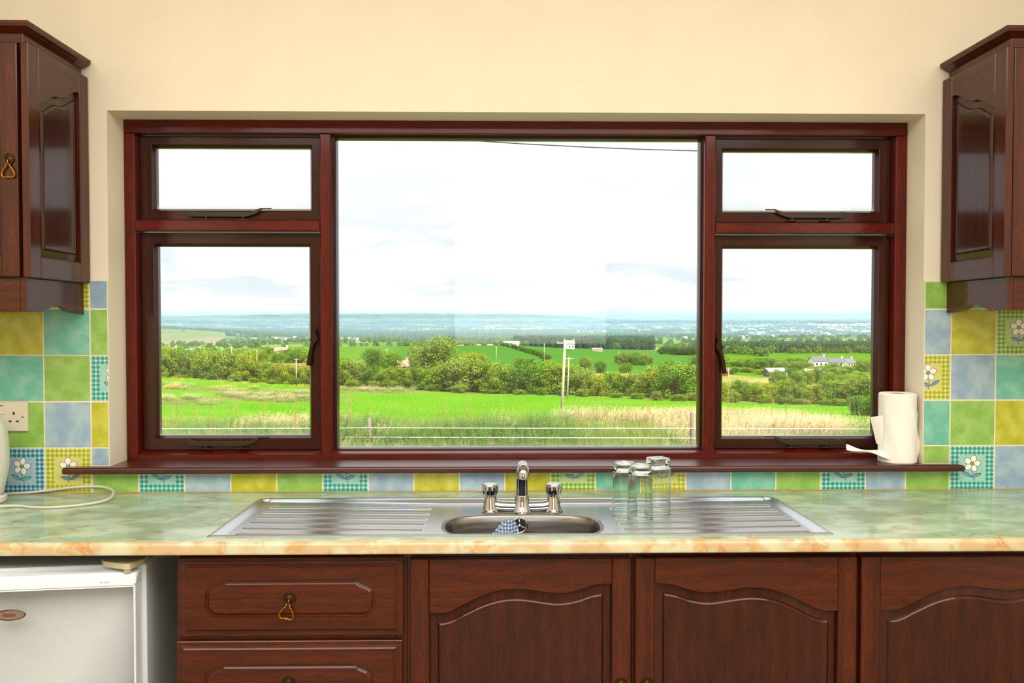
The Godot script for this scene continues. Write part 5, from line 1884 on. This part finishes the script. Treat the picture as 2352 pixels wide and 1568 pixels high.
func verge() -> void:
	var r := RandomNumberGenerator.new()
	r.seed = 13
	var m := leafy(Color.WHITE)
	var lists := [[], [], [], [], []]
	for i in 21000:
		var d := 15.5 + 11.5 * sqrt(r.randf())
		var w := r.randf_range(-0.46, 0.50)
		var p := spot(w, d)
		var n := patch.get_noise_2d(p.x * 30.0, p.z * 30.0) + r.randfn() * 0.18
		var grow := smoothstep(17.0, 21.5, d) * (0.85 + 0.5 * patch.get_noise_2d(p.x * 14.0 + 500.0, p.z * 14.0))
		# pale seed grass to the right, weeds in the middle, mixed grass to the left
		var pale := smoothstep(0.06, 0.16, w) - 0.55 * smoothstep(0.40, 0.46, w) + 0.25 * (1.0 - smoothstep(-0.36, -0.2, w))
		var k := 0
		if n + pale * 0.40 > 0.47: k = 2
		elif n - pale * 0.35 > -0.16 and d > 18.0: k = 1
		elif r.randf() < 0.02 and d > 20.0: k = 3
		var s := r.randf_range(0.62, 1.08) * (0.35 + 0.65 * clampf(grow, 0.0, 1.3))
		if d > 24.5 and k == 1: s *= 0.8
		var g := r.randf_range(0.75, 1.25)
		lists[k].append([upright(p - Vector3(0, 0.03, 0), r.randf_range(-0.7, 0.7) if k == 2 else r.randf() * TAU, Vector3(s * 1.1, s, s * 1.1)), Color(g * r.randf_range(0.9, 1.15), g, g * r.randf_range(0.8, 1.0))])
	for i in 60:
		var p := spot(r.randf_range(-0.4, 0.45), r.randf_range(21.0, 25.5))
		lists[3].append([upright(p, r.randf() * TAU, Vector3.ONE * r.randf_range(0.9, 1.25)), Color.WHITE])
	scatter("verge_grass", tuft(1, 0), m, lists[0], "green uncut grass on the verge by the wire fence", "grass")
	scatter("verge_nettles", tuft(2, 1), m, lists[1], "dense leafy green weeds growing along the wire fence", "weeds")
	scatter("verge_seed_grass", tuft(3, 2), m, lists[2], "tall pale seeding grass bowed along the wire fence", "grass")
	scatter("verge_docks", tuft(4, 3), m, lists[3], "brown seed spikes standing above the verge grass", "weeds")
	# rough tussocks and ragwort in the left part of the near field
	var tus := []
	var rag := []
	for i in 9000:
		var d := r.randf_range(60.0, 225.0)
		var w := r.randf_range(-0.46, -0.05)
		var p := spot(w, d)
		var c := field_color(p.x, p.z)
		if c.r < 0.20 or d > hedge_line(w) - 2.0: continue
		var g := r.randf_range(0.8, 1.2)
		tus.append([upright(p, r.randf_range(-0.7, 0.7), Vector3(2.2, 0.75, 2.2) * r.randf_range(0.7, 1.3)), Color(g, g, g)])
		if d > 166.0 and d < 186.0 and w < -0.28 and r.randf() < 0.5: rag.append([upright(p, r.randf() * TAU, Vector3(1.3, 1.0, 1.3)), Color.WHITE])
	for i in 260:
		var w := r.randf_range(-0.44, -0.2)
		var p := spot(w, hedge_line(w) - r.randf_range(2.0, 26.0))
		if r.randf() < 0.4: rag.append([upright(p, r.randf() * TAU, Vector3.ONE * r.randf_range(0.7, 1.2)), Color.WHITE])
	scatter("rough_tussocks", tuft(5, 2), m, tus, "tan rough grass in bands across the left of the field", "grass")
	scatter("ragwort", tuft(6, 4), m, rag, "yellow flowering weeds in the rough left part of the field", "flowers")

# ---------------------------------------------------------------- fence, poles, buildings
func fence() -> void:
	var f := thing("wire_fence", "wire fence with grey timber posts running through the verge", "fence")
	var ways := [-0.62, -0.155, 0.2365, 0.62]
	var tops := [0.95, 0.88, 1.04, 1.0]
	var feet := []
	for i in 4:
		var d: float = [19.6, 19.6, 18.6, 19.6][i]
		var p := spot(ways[i], d)
		feet.append(p)
		var st := mb(true)
		tube(st, [p + Vector3(0, -0.3, 0), p + Vector3(0, tops[i] - 0.02, 0), p + Vector3(0, tops[i], 0)], [0.046, 0.042, 0.034], 12)
		put("post", done(st), M.fence_post, f)
	for level in [[-2.515, "wire"], [-2.735, "wire"]]:
		var pts := []
		for i in 4:
			var p: Vector3 = feet[i]
			pts.append(Vector3(p.x, EYE.y + level[0] + [0.0, 0.02, 0.12, -0.05][i], p.z + 0.05))
		var st := mb(true)
		tube(st, pts, 0.0085, 6)
		put(level[1], done(st), M.wire, f)

func pole(label: String, way: float, d: float, h: float, arm: float, lean := 0.0, r0 := 0.16) -> void:
	var p := spot(way, d)
	var t := thing("power_pole", label, "power pole", p)
	var st := mb(true)
	tube(st, [Vector3(0, -0.5, 0), Vector3(lean * 0.5, h * 0.5, 0), Vector3(lean, h, 0)], [r0, r0 * 0.88, r0 * 0.75], 12)
	put("pole", done(st), M.pole, t)
	if arm > 0.0:
		st = mb()
		cbox(st, Vector3(lean - arm, h - 0.34, -0.08), Vector3(lean + arm, h - 0.20, 0.08), 0.01)
		put("crossarm", done(st), M.pole_arm, t)
		for k in [-0.92, 0.0, 0.92]:
			st = mb(true)
			var y := h - 0.20 if k != 0.0 else h
			lathe(st, [[0.02, 0.0], [0.02, 0.06], [0.055, 0.08], [0.055, 0.12], [0.04, 0.13], [0.05, 0.16], [0.0, 0.19]], 10, Transform3D(Basis(), Vector3(lean + k * arm, y, 0)))
			put("insulator", done(st), M.pole_arm, t)

func house(called: String, label: String, way: float, d: float, turn: float, w: float, dep: float, eave: float, ridge: float, wall: Color, roof: Color, chimneys := 1, windows := true, category := "house") -> void:
	var t := thing(called, label, category, spot(way, d) - Vector3(0, 0.3, 0), turn)
	var st := mb()
	prism(st, PackedVector2Array([Vector2(-dep / 2, 0), Vector2(dep / 2, 0), Vector2(dep / 2, eave), Vector2(0, ridge), Vector2(-dep / 2, eave)]), -w / 2, w / 2, 0.0, Transform3D(Basis(Vector3(0, 0, -1), Vector3(0, 1, 0), Vector3(1, 0, 0)), Vector3.ZERO))
	put("walls", done(st), mat(wall, 0.85), t)
	st = mb()
	var over := 0.35
	for s in [-1.0, 1.0]:
		var a := Vector3(0, ridge + 0.05, 0)
		var b := Vector3(0, eave - 0.15, s * (dep / 2 + over))
		var up := Vector3(0, 0.22, 0)
		var x := Vector3(w / 2 + over, 0, 0)
		if s > 0:
			quad(st, b + up - x, b + up + x, a + up + x, a + up - x)
			quad(st, b - x, b + x, b + up + x, b + up - x)
			quad(st, a - x, a + x, b + x, b - x)
		else:
			quad(st, b + up + x, b + up - x, a + up - x, a + up + x)
			quad(st, b + x, b - x, b + up - x, b + up + x)
			quad(st, a + x, a - x, b - x, b + x)
		for e in [-1.0, 1.0]:
			if e * s > 0: quad(st, a + x * e, b + x * e, b + up + x * e, a + up + x * e)
			else: quad(st, b + x * e, a + x * e, a + up + x * e, b + up + x * e)
	put("roof", done(st), mat(roof, 0.8), t)
	for k in chimneys:
		st = mb()
		var cx := (w / 2 - 0.7) * (1.0 if k == 0 else -1.0)
		cbox(st, Vector3(cx - 0.45, ridge - 0.8, -0.4), Vector3(cx + 0.45, ridge + 1.3, 0.4), 0.02)
		cbox(st, Vector3(cx - 0.52, ridge + 1.3, -0.47), Vector3(cx + 0.52, ridge + 1.45, 0.47), 0.02)
		put("chimney", done(st), mat(wall.darkened(0.1), 0.85), t)
	if windows:
		for k in 3:
			st = mb()
			var x := -w / 2 + w * (k + 0.5) / 3.0
			cbox(st, Vector3(x - 0.55, eave * 0.35, dep / 2 - 0.04), Vector3(x + 0.55, eave * 0.35 + 1.3, dep / 2 + 0.06), 0.01)
			put("window", done(st), M.house_glass, t)

func buildings() -> void:
	M.fence_post = mat(Color(0.52, 0.49, 0.44), 0.9)
	M.wire = mat(Color(0.93, 0.93, 0.91), 0.5)
	M.pole = mat(Color(0.70, 0.66, 0.57), 0.9)
	M.pole_arm = mat(Color(0.62, 0.60, 0.55), 0.8)
	M.house_glass = mat(Color(0.12, 0.14, 0.16), 0.2)
	fence()
	pole("tall weathered timber power pole in the near field, nearest of the poles", 0.0775, 98.0, 8.75, 1.0, 0.42, 0.19)
	pole("second timber power pole, standing just right of the tallest one before the hedge", 0.0845, 172.0, 8.7, 0.95, 0.35, 0.17)
	pole("slim power pole above the trees, a little left of the tall pole", 0.0565, 420.0, 9.6, 0.7)
	pole("slim power pole by the pinkish cottage left of the big tree", -0.1335, 330.0, 8.6, 0.8)
	pole("slim power pole before the ridge field, right of the big tree", -0.0015, 400.0, 8.0, 0.7)
	pole("low pole among trees right of the yellow meadow", 0.147, 420.0, 6.5, 0.0)
	pole("pale power pole right of centre in the left casement", -0.2895, 260.0, 8.4, 0.9)
	pole("rightmost power pole seen through the left casement, beside its handle", -0.2425, 215.0, 6.8, 0.7)
	pole("leftmost pale power pole seen through the left casement", -0.3315, 300.0, 7.8, 0.7)
	pole("power pole next to the leftmost one, with wires, in the left casement", -0.320, 290.0, 8.6, 0.7)
	pole("power pole at the left edge of the right casement", 0.281, 235.0, 5.2, 0.8)
	pole("thin pole standing by the grey sheds in the right casement", 0.352, 255.0, 3.6, 0.0)
	# wires between the two near poles and the cable that crosses the top of the window
	var a := spot(0.0775, 98.0)
	var st := mb(true)
	var cab := []
	for i in 25:
		var x := lerpf(-16.0, 17.0, i / 24.0)
		cab.append(Vector3(x, 5.155 + 0.0045 * (x - 6.5) * (x - 6.5), -15.3))
	tube(st, cab, 0.0115, 6)
	tag(put("overhead_cable", done(st), M.iron), "dark overhead cable sagging across the top of the view", "cable")
	house("white_house", "white gabled farmhouse with slate roof among trees, in the right casement", 0.3900, 480.0, 0.25, 9.0, 6.5, 3.4, 6.0, Color(0.90, 0.89, 0.86), Color(0.34, 0.35, 0.39))
	house("white_house", "white house with grey roof just right of the farmhouse", 0.4120, 480.0, -0.3, 8.0, 6.0, 3.0, 5.2, Color(0.88, 0.87, 0.84), Color(0.36, 0.36, 0.40))
	house("white_house", "small white house furthest right in the right casement", 0.4270, 485.0, 0.5, 7.0, 5.5, 2.8, 5.0, Color(0.90, 0.88, 0.84), Color(0.38, 0.38, 0.42))
	house("farm_shed", "long low grey-roofed shed behind the right tree belt", 0.3370, 300.0, 0.15, 6.5, 5.0, 2.4, 3.4, Color(0.35, 0.38, 0.36), Color(0.72, 0.74, 0.72), 0, false, "shed")
	house("farm_shed", "pale-roofed farm shed right of the long low one", 0.3850, 305.0, -0.1, 6.5, 6.0, 2.6, 3.6, Color(0.45, 0.47, 0.46), Color(0.74, 0.76, 0.74), 0, false, "shed")
	house("farm_shed", "small red-roofed shed at the left edge of the right casement", 0.2720, 290.0, 0.0, 3.6, 3.0, 1.8, 2.6, Color(0.5, 0.2, 0.18), Color(0.62, 0.24, 0.22), 0, false, "shed")
	house("farm_shed", "white farm buildings on the skyline of the ridge field", 0.0165, 720.0, 0.1, 13.0, 8.0, 2.4, 3.8, Color(0.85, 0.86, 0.86), Color(0.72, 0.74, 0.76), 0, false, "shed")
	house("white_house", "pale ridge-top house right behind the tall power pole", 0.0865, 720.0, 0.0, 9.0, 7.0, 4.5, 7.5, Color(0.88, 0.86, 0.82), Color(0.50, 0.50, 0.52), 2)
	house("farm_shed", "long pink-roofed shed on the ridge right of the tall pole", 0.1205, 690.0, 0.0, 8.5, 6.0, 1.8, 2.8, Color(0.7, 0.62, 0.6), Color(0.62, 0.50, 0.50), 0, false, "shed")
	house("cottage", "pinkish cottage with tiled roof half hidden left of the big tree", -0.1140, 318.0, 0.3, 4.2, 3.6, 2.4, 4.4, Color(0.84, 0.72, 0.64), Color(0.68, 0.50, 0.43))
	house("farm_shed", "brown roof among the trees at the left of the left casement", -0.3750, 246.0, 0.0, 4.6, 6.0, 2.8, 5.6, Color(0.45, 0.34, 0.28), Color(0.50, 0.32, 0.26), 0, false, "shed")
	house("farm_shed", "long low brown roof behind the hedge in the left casement", -0.2640, 246.0, 0.02, 24.0, 6.0, 3.0, 5.0, Color(0.45, 0.34, 0.28), Color(0.52, 0.34, 0.27), 0, false, "shed")
	house("white_house", "white bungalow above the trees, left in the left casement", -0.3650, 520.0, 0.2, 9.0, 7.0, 2.8, 5.2, Color(0.90, 0.89, 0.86), Color(0.52, 0.52, 0.54))
	house("white_house", "white bungalow right of the first one, by the pointed tree", -0.3430, 540.0, -0.2, 8.0, 7.0, 2.6, 5.0, Color(0.90, 0.89, 0.86), Color(0.56, 0.55, 0.56))
	house("white_house", "far left small white house in the left casement", -0.3920, 560.0, 0.1, 8.0, 7.0, 3.2, 6.0, Color(0.90, 0.88, 0.84), Color(0.54, 0.53, 0.55))
	house("white_house", "white house with brown roof near the left casement's handle", -0.2600, 520.0, 0.1, 8.0, 7.0, 2.4, 4.6, Color(0.88, 0.80, 0.72), Color(0.58, 0.47, 0.42))

func haze() -> void:
	var m := FogMaterial.new()
	m.density = HAZE
	m.albedo = Color(0.70, 0.87, 1.0)
	for q in [[700.0, 4000.0, 0.0, "thin blue haze over the near side of the valley"], [4000.0, 9000.0, 32.0, "thin blue haze over the town and the middle valley"], [9000.0, 19000.0, 150.0, "thin blue haze before the far hills on the skyline"]]:
		var f := FogVolume.new()
		f.name = numbered("valley_haze")
		f.size = Vector3(30000, q[2] + 260.0, q[1] - q[0])
		f.position = Vector3(0, q[2] - f.size.y / 2.0, EYE.z - (q[0] + q[1]) / 2.0)
		f.material = m
		add_child(f)
		tag(f, q[3], "haze", "", "stuff")

# ---------------------------------------------------------------- sky
func sky_texture() -> ImageTexture:
	var w := 4096
	var h := 2048
	var data := PackedFloat32Array()
	data.resize(w * h * 4)
	var big := noise(0.7, 4, 91)
	var small := noise(1.8, 4, 92)
	var veil := noise(0.35, 3, 93)
	for y in h / 2:
		var el := PI / 2 - PI * (y + 0.5) / h
		var fine := el < 0.45
		var step := 1 if fine else 4
		var se := sin(el)
		var ce := cos(el)
		for x in range(0, w, step):
			var az := TAU * ((x + 0.5) / w - 0.5)
			var dx := sin(az) * ce
			var dz := -cos(az) * ce
			var k := 1.0 / (se + 0.13)
			var px := dx * k
			var pz := dz * k
			var wx := 0.25 * small.get_noise_2d(px * 0.7, pz * 0.7)
			var n := big.get_noise_2d(px + wx, pz * 1.15 + wx)
			var s := small.get_noise_2d(px * 1.3 + 40.0, pz * 1.6)
			var v := veil.get_noise_2d(px * 0.6 + 7.0, pz * 0.6)
			# gaps and shaded undersides show blue-grey, more of them low down
			var low := 1.0 - smoothstep(0.04, 0.22, el)
			var t := smoothstep(-0.02, 0.44, n * 0.9 + s * 0.32 + v * 0.25) * (0.2 + 0.8 * low)
			var mist := 1.0 - smoothstep(0.0, 0.05, el)
			t = t * (1.0 - 0.55 * mist)
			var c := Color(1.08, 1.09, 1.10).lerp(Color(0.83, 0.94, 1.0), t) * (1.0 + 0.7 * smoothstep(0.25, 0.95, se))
			c = c.lerp(Color(0.96, 1.01, 1.04), mist * 0.5)
			for q in step:
				var i := (y * w + mini(x + q, w - 1)) * 4
				data[i] = c.r * SKY
				data[i + 1] = c.g * SKY
				data[i + 2] = c.b * SKY
				data[i + 3] = 1.0
	for y in range(h / 2, h):
		for x in range(0, w):
			var i := (y * w + x) * 4
			data[i] = 0.30; data[i + 1] = 0.34; data[i + 2] = 0.26; data[i + 3] = 1.0
	var im := Image.create_from_data(w, h, false, Image.FORMAT_RGBAF, data.to_byte_array())
	return ImageTexture.create_from_image(im)
